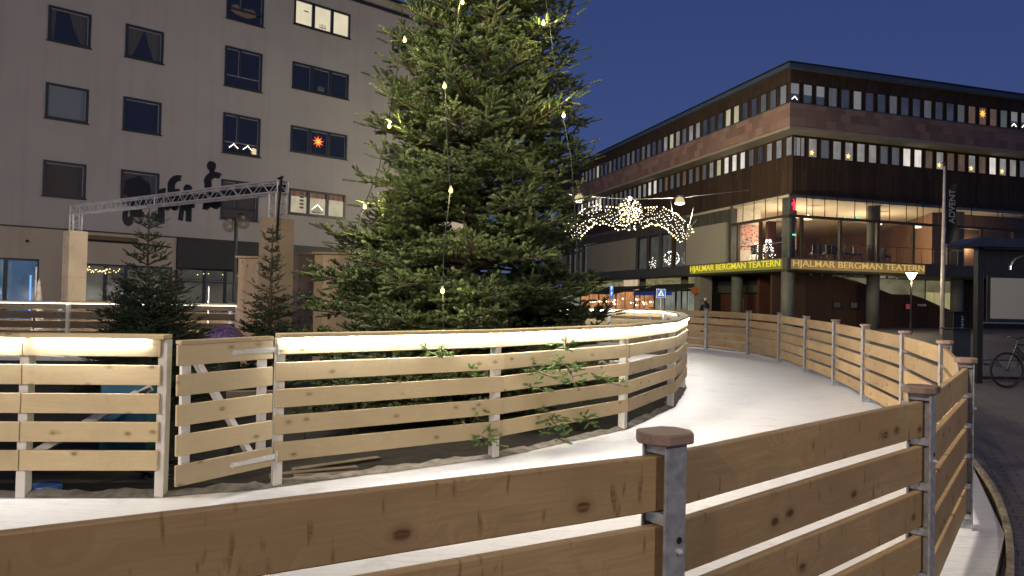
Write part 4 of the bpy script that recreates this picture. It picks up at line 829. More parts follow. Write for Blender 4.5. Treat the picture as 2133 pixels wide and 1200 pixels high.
# shop fronts on the street side
glow = lit_room('restaurant_interior', (.52, .22, .08), 1., .5, .65, (.9, .9, 1.4)); glow2 = lit_room('shop_cool_interior', (.17, .18, .14), 1., .6, .6, (.9, .9, 1.2)); cler = lit_room('clerestory_glow', (.20, .17, .07), 1., .5, .7, (1.2, 1.2, 3))
sx0 = .7
for a, b, mt in ((9.3, 12.2, glow2), (12.2, 15.2, glow2), (15.2, 18.3, glow), (18.3, 21.6, glow), (21.6, 25., glow), (25., 29., glow), (29., 34., glow2)):
    m = MB(); m.box(sx0 - .05, sx0, a, a + .1, .3, 2.55); m.box(sx0 - .05, sx0, b - .1, b, .3, 2.55); m.box(sx0 - .05, sx0, a + .1, b - .1, .3, .75); m.box(sx0 - .05, sx0, (a + b) / 2 - .03, (a + b) / 2 + .03, .75, 2.55); w_ = m.build('shop_front', M['column'], rb)
    p = MB(); p.quad((sx0 - .01, b - .1, .7), (sx0 - .01, a + .1, .7), (sx0 - .01, a + .1, 2.55), (sx0 - .01, b - .1, 2.55)); p.build('shop_pane', mt, w_)
for a, b, mt in ((9.3, 18.5, cler), (18.5, 20.9, lit_room('clerestory_pale', (.50, .38, .24), 1., .3, .3)), (20.9, 34., cler)): bx('clerestory', rb, sx0 + .3, sx0 + .35, a, b, 2.7, 3.49, mt)
bx('shop_pier', rb, .3, 1.2, 8.7, 9.28, .2, 3.49, plain('pale_pier', (.22, .21, .17), .7)); bx('orange_panel', rb, .05, .29, 8.75, 9.2, 2.35, 2.75, plain('orange_panel_paint', (.45, .12, .04), .6))
m = MB(); m.add([(-.9, 9.3, 2.52), (.75, 9.3, 3.05), (.75, 15.0, 3.05), (-.9, 15.0, 2.52), (-.9, 9.3, 2.46), (-.9, 15.0, 2.46), (.75, 9.3, 2.9), (.75, 15., 2.9)], [(0, 1, 2, 3), (4, 0, 3, 5), (4, 6, 1, 0), (5, 3, 2, 7), (4, 5, 7, 6)])
m.build('canopy', mat_planks('ribbed_canopy', (.055, .06, .045), (.035, .04, .03), .3), rb)
m = MB(); m.add([(-.9, 18.5, 2.35), (.75, 15.2, 3.0), (.75, 34, 3.0), (-.9, 34, 2.6), (-.9, 18.5, 2.3), (-.9, 34, 2.5)], [(0, 1, 2, 3), (4, 0, 3, 5)]); m.build('canopy', plain('dark_canopy', (.045, .045, .035), .7), rb)
m = MB(); m.add([(-1.0, 9.8, 2.38), (-1.0, 15.2, 2.38), (-.88, 15.2, 2.52), (-.88, 9.8, 2.52), (-1.0, 9.8, 2.24), (-1.0, 15.2, 2.24)], [(0, 1, 2, 3), (4, 5, 1, 0)]); m.build('awning', plain('blue_awning_cloth', (.035, .07, .42), .7), rb)
m = MB(); m.ball((0, 0, 0), .05, 6); ob0 = m.build('restaurant_bulb', emis('restaurant_bulb', (1, .80, .5), 9), rb, (sx0 - .12, 15.6, 1.8))
for k in range(15): clone(ob0, rb).location = (sx0 - .12, 15.6 + random.random() * 11, 1.55 + random.random() * .55)

# ------------------------------------------------------------------ street things
def rod(name, parent, a, b, r, mat, n=8): m = MB(); m.tube([a, b], r, n); return m.build(name, mat, parent)
# globe lamp before the apartment building
b = D(487, 640, 21); zb = gz(b.x, 21) - .08; t = thing('globe_lamp', 'black lamp post with two clear unlit glass globes in front of the apartment building', 'street lamp', (b.x, 21, zb)); top = D(490, 452, 21).z - zb
rod('post', t, (0, 0, 0), (0, 0, top), .055, M['black']); bx('base', t, -.1, .1, -.1, .1, 0, .35, M['black'], .01)
m = MB(); m.tube([(0, 0, top - .12), (-.1, 0, top - .02), (-.2, 0, top - .08)], .025, 6); m.tube([(0, 0, top - .1), (.08, 0, top + .08), (.17, 0, top + .1), (.2, 0, top + .02)], .03, 6); m.build('bracket', M['black'], t)
gm = N('clear_globe_glass'); tr_ = gm.n('ShaderNodeBsdfTransparent'); tr_.inputs[0].default_value = (.72, .68, .62, 1); gl_ = gm.n('ShaderNodeBsdfPrincipled'); gl_.inputs['Base Color'].default_value = (.6, .55, .5, 1); gl_.inputs['Roughness'].default_value = .08; mx_ = gm.n('ShaderNodeMixShader'); mx_.inputs[0].default_value = .13; gm.l(tr_.outputs[0], mx_.inputs[1]); gm.l(gl_.outputs[0], mx_.inputs[2]); gm.l(mx_.outputs[0], gm.out.inputs[0])
for dx, dz in ((-.2, -.27), (.2, -.17)): m = MB(); m.ball((0, 0, 0), .19, 14); g_ = m.build('globe', gm.m, t, (dx, 0, top + dz), smooth=True); m = MB(); m.ball((0, 0, -.02), .06, 8); m.tube([(0, 0, .12), (0, 0, .2)], .05, 8); m.build('lamp_holder', plain('pale_lamp_holder', (.6, .55, .48), .4), g_, smooth=True)
# lit street lamp
g = G(1897, 690); t = thing('street_lamp', 'lit street lamp with white cone shade on a thin dark post before the theatre', 'street lamp', (g.x, g.y, g.z - .08)); hz_ = D(1897, 574, g.y).z - g.z + .08
rod('post', t, (0, 0, 0), (0, 0, hz_ - .1), .045, M['black']); rod('base', t, (0, 0, 0), (0, 0, .5), .08, M['black'])
m = MB(); m.lathe([(.03, -.22), (.10, -.16), (.2, .05), (.26, .13), (.02, .17)], 16); m.build('lamp_shade', emis('lamp_shade_glow', (1, .86, .58), 9), t, (0, 0, hz_), smooth=True); m = MB(); m.lathe([(.30, .13), (.30, .16), (.1, .22), (.01, .23)], 16); m.build('lamp_hat', M['black'], t, (0, 0, hz_))
lamp('street_lamp_light', (g.x, g.y - .1, g.z + hz_ - .45), 70, (1, .82, .52), .12)
# flagpole with banner
g = G(1962, 693); t = thing('flagpole', 'tall pale flagpole with a dark hanging banner before the theatre', 'flagpole', (g.x, g.y, g.z - .08)); topd = D(1973, 336, g.y); hz_ = topd.z - g.z + .08; lx = topd.x - D(1962, 336, g.y).x
m = MB(); m.tube([(0, 0, 0), (.02, 0, hz_ * .5), (.04, 0, hz_ - .25)], [.10, .085, .05], 12); m.build('pole', plain('pale_pole_paint', (.66, .59, .54), .5), t, smooth=True)
m = MB(); m.ball((.04, 0, hz_ - .1), .10, 10); m.build('finial', M['black'], t, smooth=True)
m = MB(); npt = 14; vs = []; fs = []
for k in range(npt + 1):
    z = hz_ - 1.0 - k * .21
    wv = .55 * (1 if k < 9 else 1 - (k - 9) * .13)
    for j in range(5): u = j / 4; vs.append((.12 + u * wv, .10 * math.sin(u * 5 + k * .5) + .03, z - u * .1))
for k in range(npt):
    for j in range(4): fs.append((k * 5 + j, k * 5 + j + 1, (k + 1) * 5 + j + 1, (k + 1) * 5 + j))
m.add(vs, fs); bn = m.build('banner', plain('dark_banner_cloth', (.022, .022, .024), .8), t, smooth=True)
cu = bpy.data.curves.new('banner_text', 'FONT'); cu.body = 'ADVENT'; cu.size = .42; cu.extrude = .004; ob = bpy.data.objects.new('tmp', cu); col.objects.link(ob); dg = bpy.context.evaluated_depsgraph_get(); me = bpy.data.meshes.new_from_object(ob.evaluated_get(dg)); bpy.data.objects.remove(ob); me.materials.clear(); me.materials.append(plain('banner_print', (.42, .42, .42), .7)); ob = bpy.data.objects.new('banner_lettering', me); link(ob, bn); ob.location = (.50, -.10, hz_ - 3.0); ob.rotation_euler = (math.pi / 2, -math.pi / 2, 0)
# litter bin and low block
g = G(1988, 690); t = thing('litter_bin', 'black litter bin with pale side print by the foot of the flagpole', 'bin', (g.x, g.y, g.z - .08), .2); bx('body', t, -.36, .36, -.3, .3, 0, 1.0, M['black'], .03); bx('lid', t, -.39, .39, -.33, .33, 1.001, 1.08, M['black'], .02)
m = MB()
for k in range(6): m.box(.12, .20 if k % 2 else .25, -.305, -.301, .12 + k * .13, .20 + k * .13)
m.build('side_print', plain('pale_print', (.5, .55, .65), .5), t)
g = G(1992, 742); t = thing('utility_cabinet', 'dark grey utility cabinet behind the curve of the brown rink fence', 'cabinet', (g.x, g.y, g.z - .08), .2); bx('body', t, -.30, .30, -.2, .2, 0, .85, M['darkgrey'], .02); bx('door', t, -.26, .26, -.212, -.201, .08, .78, plain('cabinet_door_paint', (.065, .07, .078), .5)); bx('lid', t, -.33, .33, -.23, .23, .851, .89, M['darkgrey'], .01)
# bus shelter
g = G(2036, 790); t = thing('bus_shelter', 'dark framed glass bus shelter with a blank pale poster case at the right edge', 'bus shelter', (g.x, g.y, g.z - .08), .10)
zt = D(2040, 512, g.y).z - t.location.z; 
bx('post', t, -.06, .06, -.06, .06, 0, zt, M['black']); bx('post', t, 2.9, 3.02, -.06, .06, 0, zt, M['black']); 
m = MB(); m.prism([(-.50, zt + .0), (-.18, zt + .15), (3.6, zt + .15), (3.6, zt - .02), (-.44, zt - .04)], -.30, .32, lambda u, v, tt: (u, tt, v)); m.build('roof', plain('dark_blue_roof', (.02, .025, .045), .35), t)
bx('header', t, .061, 2.899, -.04, .04, zt - .55, zt - .06, M['black']); 
zc = lambda py: D(2080, py, g.y).z - t.location.z
z_b, z_t = zc(668), zc(578)
alu2 = plain('polished_frame', (.55, .55, .50), .25, .9)
bx('frame_bar', t, .062, 2.899, -.03, .03, z_b - .06, z_b - .03, alu2); bx('frame_bar', t, .062, .085, -.035, .035, .1, zt - .56, alu2); bx('frame_bar', t, .086, 2.899, -.03, .03, .08, .14, M['black'])
bx('poster_frame', t, .15, 1.6, -.06, -.031, z_b - .02, z_t + .04, M['black'])
pg = N('blank_poster'); pg.set(.15, color=(.30, .30, .27)); bx('poster', t, .22, 1.53, -.068, -.061, z_b + .04, z_t - .01, pg.m)
m = MB(); m.quad((.09, .0, .14), (2.89, .0, .14), (2.89, .0, z_b - .06), (.09, .0, z_b - .06)); m.build('glass_panel', M['glass'], t)
bx('bench', t, .4, 2.6, .05, .31, .42, .47, M['darkgrey'], .01); bx('white_band', t, .14, 1.5, .006, .012, .34, .46, plain('white_film', (.5, .48, .46), .6))
m = MB(); m.tube([(1.0 + .34 * math.cos(a), -.05, zt - .48 + .30 * math.sin(a)) for a in np.linspace(0, math.pi, 12)], .025, 6); m.build('bow_handle', alu2, t)
# bicycle
g = G(2097, 800); t = thing('bicycle', 'dark bicycle leaning in front of the bus shelter glass at the right edge', 'bicycle', (g.x, g.y, g.z - .08), .06)
def wheel(x):
    m = MB(); m.tube([(.335 * math.cos(a), 0, .335 * math.sin(a)) for a in np.linspace(0, 2 * math.pi, 33)], .017, 6, cap=False); w_ = m.build('wheel', M['rubber'], t, (x, 0, .352)); m = MB(); m.tube([(.31 * math.cos(a), 0, .31 * math.sin(a)) for a in np.linspace(0, 2 * math.pi, 33)], .009, 5, cap=False); m.tube([(0, -.04, 0), (0, .04, 0)], .02, 8)
    for k in range(18): a = k * math.pi / 9; m.tube([(.01 * math.cos(a), .02 * (-1) ** k, .01 * math.sin(a)), (.31 * math.cos(a), 0, .31 * math.sin(a))], .0012, 3, cap=False)
    m.build('rim', M['black'], w_)
wheel(0); wheel(1.06)
m = MB(); fr = [((0, 0, .352), (.17, 0, .78)), ((.17, 0, .78), (.22, 0, .92)), ((.19, 0, .80), (.62, 0, .33)), ((.18, 0, .72), (.60, 0, .31)), ((.62, 0, .33), (.72, 0, .88)), ((.19, 0, .86), (.70, 0, .78)), ((.62, 0, .33), (1.06, 0, .352)), ((.70, 0, .76), (1.06, 0, .352))]
for a, b in fr: m.tube([a, b], .016, 7)
m.build('frame', M['black'], t); m = MB(); m.tube([(.22, -.26, .98), (.20, -.12, 1.0), (.22, 0, .95), (.20, .12, 1.0), (.22, .26, .98)], .012, 6); m.build('handlebar', M['black'], t)
m = MB(); m.prism([(-.14, -.02), (.14, -.07), (.14, .07), (-.14, .02)], .90, .95, lambda u, v, tt: (.73 + u, v, tt)); m.build('saddle', M['rubber'], t); m = MB(); m.box(.94, .98, -.03, .03, .60, .66); m.build('reflector', plain('red_reflector', (.6, .06, .02), .3), t)
bx('crank', t, .60, .64, -.07, .07, .30, .34, M['galv'])
# crossing sign, parking sign
def sign_post(px, py0, py1, w_px, Y, label, build_face, nm):
    c = D(px, (py0 + py1) / 2, Y); zb = gz(c.x, Y) - .08; t = thing(nm, label, 'sign', (c.x, Y, zb)); rod('post', t, (0, .05, 0), (0, .05, D(px, py0, Y).z - zb), .03, M['galv']); w = w_px / FPX * Y / 2; h = (py1 - py0) / FPX * Y / 2; build_face(t, w, h, c.z - zb); return t
blue = plain('blue_sign_face', (.02, .12, .55), .4); white = plain('white_sign_print', (.75, .76, .78), .5)
def f1(t, w, h, z):
    bx('sign_plate', t, -w, w, 0, .02, z - h, z + h, white); bx('blue_field', t, -w * .92, w * .92, -.004, -.001, z - h * .92, z + h * .92, blue)
    m = MB(); m.prism([(-w * .75, -h * .62), (w * .75, -h * .62), (0, h * .78)], -.009, -.005, lambda u, v, tt: (u, tt, z + v)); m.build('triangle', white, t)
    m = MB(); m.ball((0, -.013, z + h * .22), w * .09, 6)
    m.prism([(-w * .08, h * .1), (w * .1, h * .1), (w * .12, -.15 * h), (w * .3, -h * .5), (w * .2, -h * .52), (0, -h * .22), (-w * .2, -h * .52), (-w * .3, -h * .5), (-w * .1, -.15 * h)], -.014, -.010, lambda u, v, tt: (u, tt, z + v)); m.build('walking_figure', M['black'], t)
sign_post(1377, 602, 620, 19, 33, 'blue pedestrian crossing sign with white triangle before the shop windows', f1, 'crossing_sign')
def f2(t, w, h, z):
    bx('sign_plate', t, -w, w, 0, .02, z - h, z + h, blue)
    m = MB(); s = h * .28
    for zz in (z + h * .5, z - h * .3): m.box(-w * .4, -w * .1, -.006, -.001, zz - s, zz + s); m.box(-w * .1, w * .4, -.006, -.001, zz + s * .6, zz + s); m.box(w * .15, w * .4, -.006, -.001, zz, zz + s * .6); m.box(-w * .1, w * .4, -.006, -.001, zz - s * .1, zz + s * .1 - .001)
    m.build('sign_print', white, t)
sign_post(1274, 594, 622, 7.5, 33, 'narrow blue parking sign on a post left of the crossing sign', f2, 'parking_sign')

# walking person in dark clothes behind the far rink fence
def person():
    b = D(1468, 640, 30.5); z0 = gz(b.x, 30.5) - .08; t = thing('person', 'person in a dark coat standing behind the far end of the brown rink fence', 'person', (b.x, 30.5, z0), .4); t.scale = (.93, .93, .90)
    vs = [(0, 0, .95), (0, 0, 1.2), (0, 0, 1.42), (0, 0, 1.53), (0, .01, 1.62), (0, .01, 1.73), (.17, 0, 1.42), (.24, .03, 1.14), (.22, -.06, .90), (-.17, 0, 1.42), (-.24, .04, 1.14), (-.22, -.04, .90), (.10, 0, .90), (.12, .06, .48), (.13, .0, .06), (.13, -.12, .03), (-.10, 0, .90), (-.12, -.10, .50), (-.13, .05, .08), (-.13, -.06, .03)]
    ed = [(0, 1), (1, 2), (2, 3), (3, 4), (4, 5), (2, 6), (6, 7), (7, 8), (2, 9), (9, 10), (10, 11), (0, 12), (12, 13), (13, 14), (14, 15), (0, 16), (16, 17), (17, 18), (18, 19)]
    rad = [.17, .17, .17, .065, .095, .085, .085, .065, .045, .085, .065, .045, .11, .075, .055, .045, .11, .075, .055, .045]
    me = bpy.data.meshes.new('body'); me.from_pydata(vs, ed, []); me.materials.append(plain('dark_coat', (.02, .02, .024), .8)); o = bpy.data.objects.new('body', me); link(o, t); sk = o.modifiers.new('skin', 'SKIN'); o.modifiers.new('sub', 'SUBSURF').levels = 1
    for i, r_ in enumerate(rad): me.skin_vertices[0].data[i].radius = (r_, r_)
    me.skin_vertices[0].data[0].use_root = True
    m = MB(); m.ball((0, -.03, 1.665), .085, 10, sz=1.2); m.build('face', plain('skin_tone', (.35, .22, .16), .6), t, smooth=True); m = MB(); m.ball((0, .02, 1.70), .105, 10); m.build('hair', plain('dark_hair', (.02, .014, .01), .7), t, smooth=True)
person()

# ------------------------------------------------------------------ garland over the street with catenary lamps
YG = 30.
t = thing('light_garland', 'arched garland of many small warm lights with a round crown hanging over the street', 'garland')
frm = MB(); pts_c = []
arcL = [(1188, 498), (1198, 478), (1212, 462), (1232, 450), (1256, 447), (1280, 452), (1300, 462)]; arcR = [(1328, 462), (1345, 451), (1370, 449), (1395, 459), (1418, 477), (1432, 496)]
def along(a, n):
    a = [np.array(p, float) for p in a]; seg = [np.linalg.norm(a[i + 1] - a[i]) for i in range(len(a) - 1)]; T = sum(seg); out = []
    for k in range(n):
        s = (k + .5) / n * T; i = 0
        while i < len(seg) - 1 and s > seg[i]: s -= seg[i]; i += 1
        d = (a[i + 1] - a[i]) / seg[i]; out.append((a[i] + d * s, np.array([-d[1], d[0]])))
    return out
big, small = [], []
for arc, wd in ((arcL, 19), (arcR, 19)):
    for p, nn in along(arc, 21):
        for s in (-1, 1): q = p + nn * s * wd * (1 + .08 * random.gauss(0, 1)); big.append((q[0], q[1], YG + random.gauss(0, .1)))
    for kk, (p, nn) in enumerate(along(arc, 120)): q = p + nn * (((kk * .6180339) % 1) * 1.6 - .8 + random.gauss(0, .10)) * wd + np.array([random.gauss(0, 1), 0]); small.append((q[0], q[1], YG + random.gauss(0, .16)))
    for s in (-1, 1): frm.tube([D(p[0] + nn[0] * s * wd, p[1] + nn[1] * s * wd, YG) for p, nn in along(arc, 12)], .012, 4)
for k in range(84):
    a = k * 2.39996 + random.gauss(0, .1); r_ = math.sqrt((k + .5) / 84); q = (1312 + 25 * r_ * math.cos(a), 437 + 24 * r_ * math.sin(a), YG + random.gauss(0, .3)); (big if k % 3 else small).append(q)
for k in range(30): v = random.random(); big.append((1312 + random.gauss(0, 11 * (1 - v * .3)), 455 + v * 26, YG + random.gauss(0, .1))) if k % 2 else small.append((1312 + random.gauss(0, 11), 455 + v * 26, YG))
for k in range(9): big.append((1312 + random.gauss(0, 2), 410 + k * .9, YG))
big.sort(key=lambda q: random.random())
frm.tube([D(1312 + 25 * math.cos(a), 437 + 24 * math.sin(a), YG) for a in np.linspace(0, 2 * math.pi, 20)], .012, 4); frm.tube([D(1312, 412, YG), D(1312, 482, YG)], .012, 4)
frm.build('frame', M['black'], t)
octv = [(1, 0, 0), (-1, 0, 0), (0, 1, 0), (0, -1, 0), (0, 0, 1), (0, 0, -1)]; octf = [(0, 2, 4), (2, 1, 4), (1, 3, 4), (3, 0, 4), (2, 0, 5), (1, 2, 5), (3, 1, 5), (0, 3, 5)]
bm0 = MB(); bm0.add([(a * .030, b * .030, c * .030) for a, b, c in octv], octf); b0 = bm0.build('bulb', M['tiny'], t); first = True
for q in big[:100]:
    o = b0 if first else clone(b0, t); first = False; o.location = D(*q)
rest = fairy('bulb_cluster', t, [D(*q) for q in big[100:]], .030); 
sm = fairy('small_bulb_cluster', t, [D(*q) for q in small], .019, M['tiny3']); rest['kind'] = 'stuff'; sm['kind'] = 'stuff'
# span wires and hanging lamps
t = thing('span_wire', 'thin steel wire spanning the street above the garland and carrying two lamps', 'wire'); m = MB(); m.tube([D(1150, 400, 30.2), D(1205, 408, 30.2), D(1312, 415, 30.2), D(1416, 412, 30.2), D(1560, 396, 33.)], .012, 4); m.build('main_wire', M['galv'], t); m = MB(); 
for a_, b_, w_ in (((1312, 411), (1312, 415), .01), ((1434, 478), (1445, 432), .012), ((1434, 478), (1452, 457), .012), ((1402, 452), (1396, 415), .008), ((1250, 440), (1245, 412), .008)): m = MB(); m.tube([D(*a_, 30), D(*b_, 30.2)], w_, 4); m.build('drop_wire', M['black'], t)
def hang(px, py, label):
    c = D(px, py, 30.2); t = thing('hanging_lamp', label, 'street lamp', c, 0, 'lamps hanging from the span wire'); t.scale = (1.15, 1.15, 1.3); m = MB(); m.lathe([(.02, .26), (.05, .24), (.07, .20)], 14); m.build('housing', M['galv'], t, smooth=True)
    m = MB(); m.lathe([(.05, .205), (.13, .16), (.17, .08), (.185, -.0)], 14); m.build('lamp_shade', emis('hanging_shade_glow', (.9, .72, .32), .55), t, smooth=True); m = MB(); m.lathe([(.184, -.002), (.17, -.03), (.1, -.05), (.01, -.055)], 14); m.build('lamp_bowl', emis('hanging_lamp_glow', (1, .95, .75), 6), t, smooth=True); m = MB(); m.box(-.12, .12, -.02, .02, .22, .25); m.build('clamp', M['galv'], t)
    lamp('hanging_lamp_light', (c.x, c.y, c.z - .25), 900, (1, .88, .60), .15)
hang(1206, 418, 'hanging street lamp close to the edge of the big fir'); hang(1416, 423, 'hanging street lamp above the right end of the garland')

# ------------------------------------------------------------------ truss gateway
YL, YRr = 20.2, 13.9
pl = D(158, 470, YL); pr = D(578, 440, YRr); zl = gz(pl.x, YL) - .08; zr = gz(pr.x, YRr) - .08
ax = Vector((pr.x - pl.x, pr.y - pl.y, 0)).normalized(); nx = Vector((-ax.y, ax.x, 0)); ang = math.atan2(ax.y, ax.x)
t = thing('truss_gateway', 'silver aluminium truss gateway standing in two pale wooden plinths', 'gateway')
TS = .23
def truss(name, A, B, u, v, n):
    m = MB(); cs = [(-1, -1), (1, -1), (1, 1), (-1, 1)]
    C_ = lambda P_, c: P_ + u * c[0] * TS / 2 + v * c[1] * TS / 2
    for c in cs: m.tube([C_(A, c), C_(B, c)], .024, 8)
    for f in range(4):
        c0, c1 = cs[f], cs[(f + 1) % 4]
        for k in range(n):
            a = A + (B - A) * (k / n); b = A + (B - A) * ((k + .5) / n); c = A + (B - A) * ((k + 1) / n); m.tube([C_(a, c0), C_(b, c1)], .010, 5); m.tube([C_(b, c1), C_(c, c0)], .010, 5)
        for P_ in (A, B, A + (B - A) * .5): m.tube([C_(P_, c0), C_(P_, c1)], .016, 6)
    return m.build(name, M['alu'], t)
Zt_l = D(158, 437, YL).z; Zt_r = D(583, 391, YRr).z; up = Vector((0, 0, 1))
A = Vector((pl.x, pl.y, Zt_l)) - ax * .1; B = Vector((pr.x, pr.y, Zt_r)) + ax * .15
truss('beam_truss', A, B, nx, up, 18)
truss('tower_truss', Vector((pl.x, pl.y, D(155, 482, YL).z - .3)), Vector((pl.x, pl.y, Zt_l - TS / 2)), ax, nx, 3); truss('tower_truss', Vector((pr.x, pr.y, D(578, 455, YRr).z - .3)), Vector((pr.x, pr.y, Zt_r - TS / 2)), ax, nx, 3)
for (q, zb, py, Y) in ((pl, zl, 482, YL), (pr, zr, 456, YRr)):
    h = D(q.x / Y * 0 + (155 if Y > 18 else 578), py, Y).z - zb; hw = .235; m = MB()
    m.box(-hw, hw, -hw, hw, 0, h); o = m.build('plinth', M['wood_up'], t, (q.x, q.y, zb), (0, 0, ang)); 
    # turn the grain upright
m = MB(); off = nx * .16
pA = A + (B - A) * .30 + off; pB = A + (B - A) * .985 + off; m.obox(pA + up * .0, pB + up * .0, .02, .16); m.build('backing_strip', plain('dark_blue_board', (.012, .016, .035), .5), t)
m = MB(); c0 = B + up * .16; m.tube([c0 - ax * .2 + up * .0, c0 + up * .04, c0 + ax * .12 - nx * .1, c0 + ax * .13 - nx * .15 - up * .5, c0 + ax * .08 - nx * .15 - up * 1.2], .025, 6); m.build('power_cable', M['cable'], t, smooth=True)
# cut out letters seen from behind, fixed along the beam
M['letter'] = plain('black_letter_board', (.012, .013, .015), .6)
def letter(label, pls, px_ref):
    """pls: polygons in picture pixels laid onto the vertical plane of the beam and given a real thickness"""
    n2 = np.array([nx.x, nx.y]); p0 = A + off * 1.35; tt = thing('sign_letter', label, 'sign letter', group='black cut out letters on the truss beam')
    for poly in pls:
        V = []
        for (px, py) in poly:
            d = ray(px, py); tpar = (n2 @ np.array([p0.x, p0.y])) / (n2 @ d[:2]); V.append(Vector((d[0] * tpar, d[1] * tpar, EYE + d[2] * tpar)))
        n = len(V); m = MB(); m.add(V + [q + nx * .05 for q in V], [tuple(range(n)), tuple(range(2 * n - 1, n - 1, -1))] + [(i, i + n, (i + 1) % n + n, (i + 1) % n) for i in range(n)]); m.build('letter_board', M['letter'], tt)
    return tt
def px2(x, y): return (240 + x / 7.5, 320 + y / 7.5)
def PL(*c): return [px2(c[i], c[i + 1]) for i in range(0, len(c), 2)]
def ell(cx_, cy_, a, b, n=18): return [px2(cx_ + a * math.cos(2 * math.pi * k / n), cy_ + b * math.sin(2 * math.pi * k / n)) for k in range(n)]
def arcband(cx_, cy_, ro, ri, a0, a1, n=12, sy=1.):
    o_ = [(cx_ + ro * math.cos(math.radians(a0 + (a1 - a0) * k / n)), cy_ - ro * sy * math.sin(math.radians(a0 + (a1 - a0) * k / n))) for k in range(n + 1)]
    i_ = [(cx_ + ri * math.cos(math.radians(a0 + (a1 - a0) * k / n)), cy_ - ri * sy * math.sin(math.radians(a0 + (a1 - a0) * k / n))) for k in range(n, -1, -1)]
    return [px2(*q) for q in o_ + i_]
letter('big round black letter at the left end, over the window, seen from behind', [PL(120, 640, 165, 410, 240, 385, 320, 380, 345, 350, 385, 352, 400, 400, 480, 440, 510, 470, 540, 640), PL(165, 860, 190, 860, 165, 960, 170, 1010, 195, 1015, 220, 970, 265, 1000, 240, 1100, 190, 1132, 140, 1105, 108, 1030, 110, 930), PL(220, 860, 390, 850, 390, 900, 420, 905, 420, 990, 340, 1000, 260, 985, 225, 950), PL(180, 640, 540, 640, 520, 850, 200, 860)], 0)
letter('angular black letter second from the left hanging below the beam', [PL(665, 640, 665, 570, 765, 535, 750, 640), PL(660, 640, 750, 640, 740, 1095, 545, 1010, 570, 915, 665, 945)], 0)
letter('hooked black letter rising above the beam in its middle', [arcband(980, 500, 165, 75, 80, 180, 10), PL(815, 500, 905, 500, 900, 560, 970, 550, 1000, 610, 980, 800, 950, 880, 905, 890, 870, 860, 840, 850, 800, 890, 770, 870, 790, 780, 815, 640)], 0)
letter('narrow two legged black letter right of the hooked one', [ell(1118, 560, 56, 80), PL(1020, 780, 1210, 770, 1210, 845, 1165, 850, 1160, 1065, 1095, 1060, 1100, 900, 1070, 860, 1045, 900, 1028, 1050, 978, 1035, 1005, 850), PL(1075, 600, 1160, 600, 1160, 800, 1060, 800)], 0)
letter('tallest black letter with an oval dot on top near the right end of the beam', [ell(1488, 192, 57, 75), PL(1470, 255, 1520, 255, 1520, 300, 1470, 300), arcband(1545, 450, 165, 75, 55, 180, 10), PL(1392, 430, 1475, 430, 1475, 620, 1600, 640, 1625, 760, 1620, 820, 1560, 868, 1490, 840, 1470, 800, 1455, 840, 1410, 880, 1360, 870, 1375, 770, 1420, 745, 1392, 600)], 0)

# wooden booths behind the fir
def booth(label, px0, px1, pytop, Y, rz, dep, mat):
    a = D(px0, pytop, Y); b_ = D(px1, pytop, Y); w = (b_.x - a.x) / math.cos(rz); z0 = gz(a.x, Y) - .08; h = a.z - z0; t = thing('wooden_booth', label, 'booth', (a.x, Y, z0), rz)
    n = max(2, int(w / .16))
    for k in range(n): bx('wall_board', t, w * k / n + .002, w * (k + 1) / n - .002, 0, .03, 0, h, mat)
    bx('side_wall', t, w - .03, w, .031, dep, 0, h, M['wood_light']); bx('side_wall', t, 0, .03, .031, dep, 0, h, M['wood_light']); bx('roof_board', t, -.05, w + .05, -.06, dep, h + .001, h + .04, M['wood_light']); return t
booth('plain pale wooden booth between the slim small fir and the grey building', 497, 600, 537, 15.4, .05, .8, M['wood_up'])
booth('wooden booth of upright boards half hidden by the big fir', 606, 655, 530, 15.2, -.1, .9, M['wood_up'])
booth('wider tan wooden booth wall behind the left boughs of the big fir', 656, 790, 529, 14.6, -.05, .9, M['wood_up'])
# sequin dome
g = D(468, 690, 13.6); t = thing('sequin_dome', 'purple glittering dome peeping over the pale fence rail beside the slim fir', 'dome', (g.x, 13.6, gz(g.x, 13.6) - .08))
n = N('purple_sequins'); v = n.obj(); vo = n.n('ShaderNodeTexVoronoi'); vo.inputs['Scale'].default_value = 45; n.l(v, vo.inputs['Vector']); c = n.ramp(vo.outputs['Color'], [(0, (.10, .05, .16)), (.6, (.30, .20, .42)), (1, (.62, .52, .75))]); sq = n.set(.3, .3, color=c)
m = MB(); m.lathe([(.001, 1.0), (.12, .985), (.24, .93), (.33, .83), (.375, .70), (.38, .62)], 24); m.build('shell', sq, t, smooth=True); m = MB(); m.lathe([(.30, 0), (.30, .55), (.385, .6), (.385, .63)], 24); m.build('pedestal', M['darkgrey'], t)
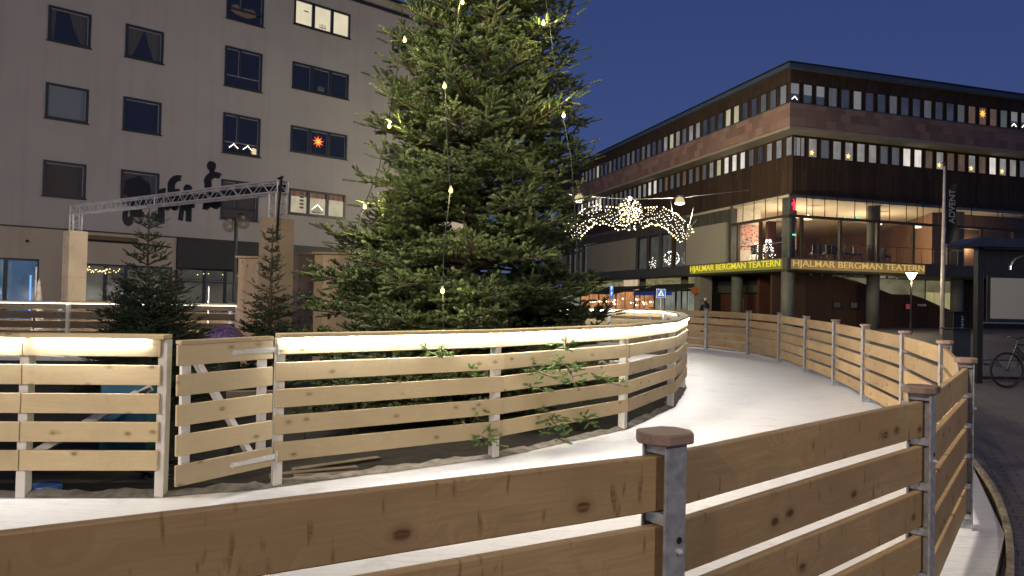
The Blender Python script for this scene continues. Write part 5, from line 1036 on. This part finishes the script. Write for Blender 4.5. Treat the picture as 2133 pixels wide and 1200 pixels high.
# marker poles and snow cone beyond the far fence
for px, py0, Y, lab in ((73, 556, 18.2, 'thin white marker pole beside the striped cone beyond the far fence'), (434, 596, 17.0, 'thin white marker pole standing before the dim shop windows')):
    g = D(px, 640, Y); z0 = gz(g.x, Y); t = thing('marker_pole', lab, 'pole', (g.x, Y, z0), 0, 'white marker poles'); rod('shaft', t, (0, 0, 0), (0, 0, D(px, py0, Y).z - z0), .018, M['white_paint']); rod('foot', t, (0, 0, 0), (0, 0, .05), .06, M['black'])
g = D(80, 630, 18.0); t = thing('snow_cone', 'pale pointed cone with a dark slit standing beyond the far fence', 'cone', (g.x, 18.0, gz(g.x, 18))); m = MB(); hh = D(80, 580, 18).z - gz(g.x, 18); m.lathe([(.001, hh), (.03, hh * .96), (.10, hh * .6), (.17, hh * .25), (.2, 0)], 14); m.build('cone', plain('cream_cone', (.55, .45, .34), .8), t, smooth=True); bx('slit', t, -.02, .02, -.16, -.13, .5, 1.0, M['black'])
# red neon figure on the corner column
c = rl(.42, .12, 6.9); t = thing('neon_sign', 'small red neon figure glowing on the corner column behind the foyer glass', 'neon sign', c, RBR); neon = emis('red_neon', (1, .02, .05), 3)
m = MB(); m.tube([(-.05, 0, .28), (0, 0, .2), (0, 0, .1)], .02, 5); m.tube([(-.1, 0, -.05), (-.1, 0, .08), (.14, 0, .1)], .022, 5); m.tube([(0, 0, .08), (-.02, 0, -.28), (.08, 0, -.28), (.06, 0, 0)], .03, 5); m.build('neon_tube', neon, t); bx('backing', t, -.08, .12, .03, .05, -.3, .3, M['black'])
for (x, z, s) in ((.45, 5.35, .10), (3.7, 6.42, .08), (4.5, 6.46, .10)): c = rl(x, .25 if x > 1 else .12, z); tt = thing('exit_lamp', ['small green exit lamp low on the corner column', 'faint green exit lamp left of the brighter one above the transom', 'bright green exit lamp above the foyer transom'][(x > 1) + (x > 4)], 'exit lamp', c, RBR, 'green exit lamps in the foyer'); bx('lens', tt, -s, s, -.02, .0, -s * .4, s * .4, emis('green_exit_glow', (.1, .9, .4), 1.2)); bx('housing', tt, -s - .01, s + .01, .001, .04, -s * .5, s * .5, M['black'])
print('WINDOWS', cnt[0])
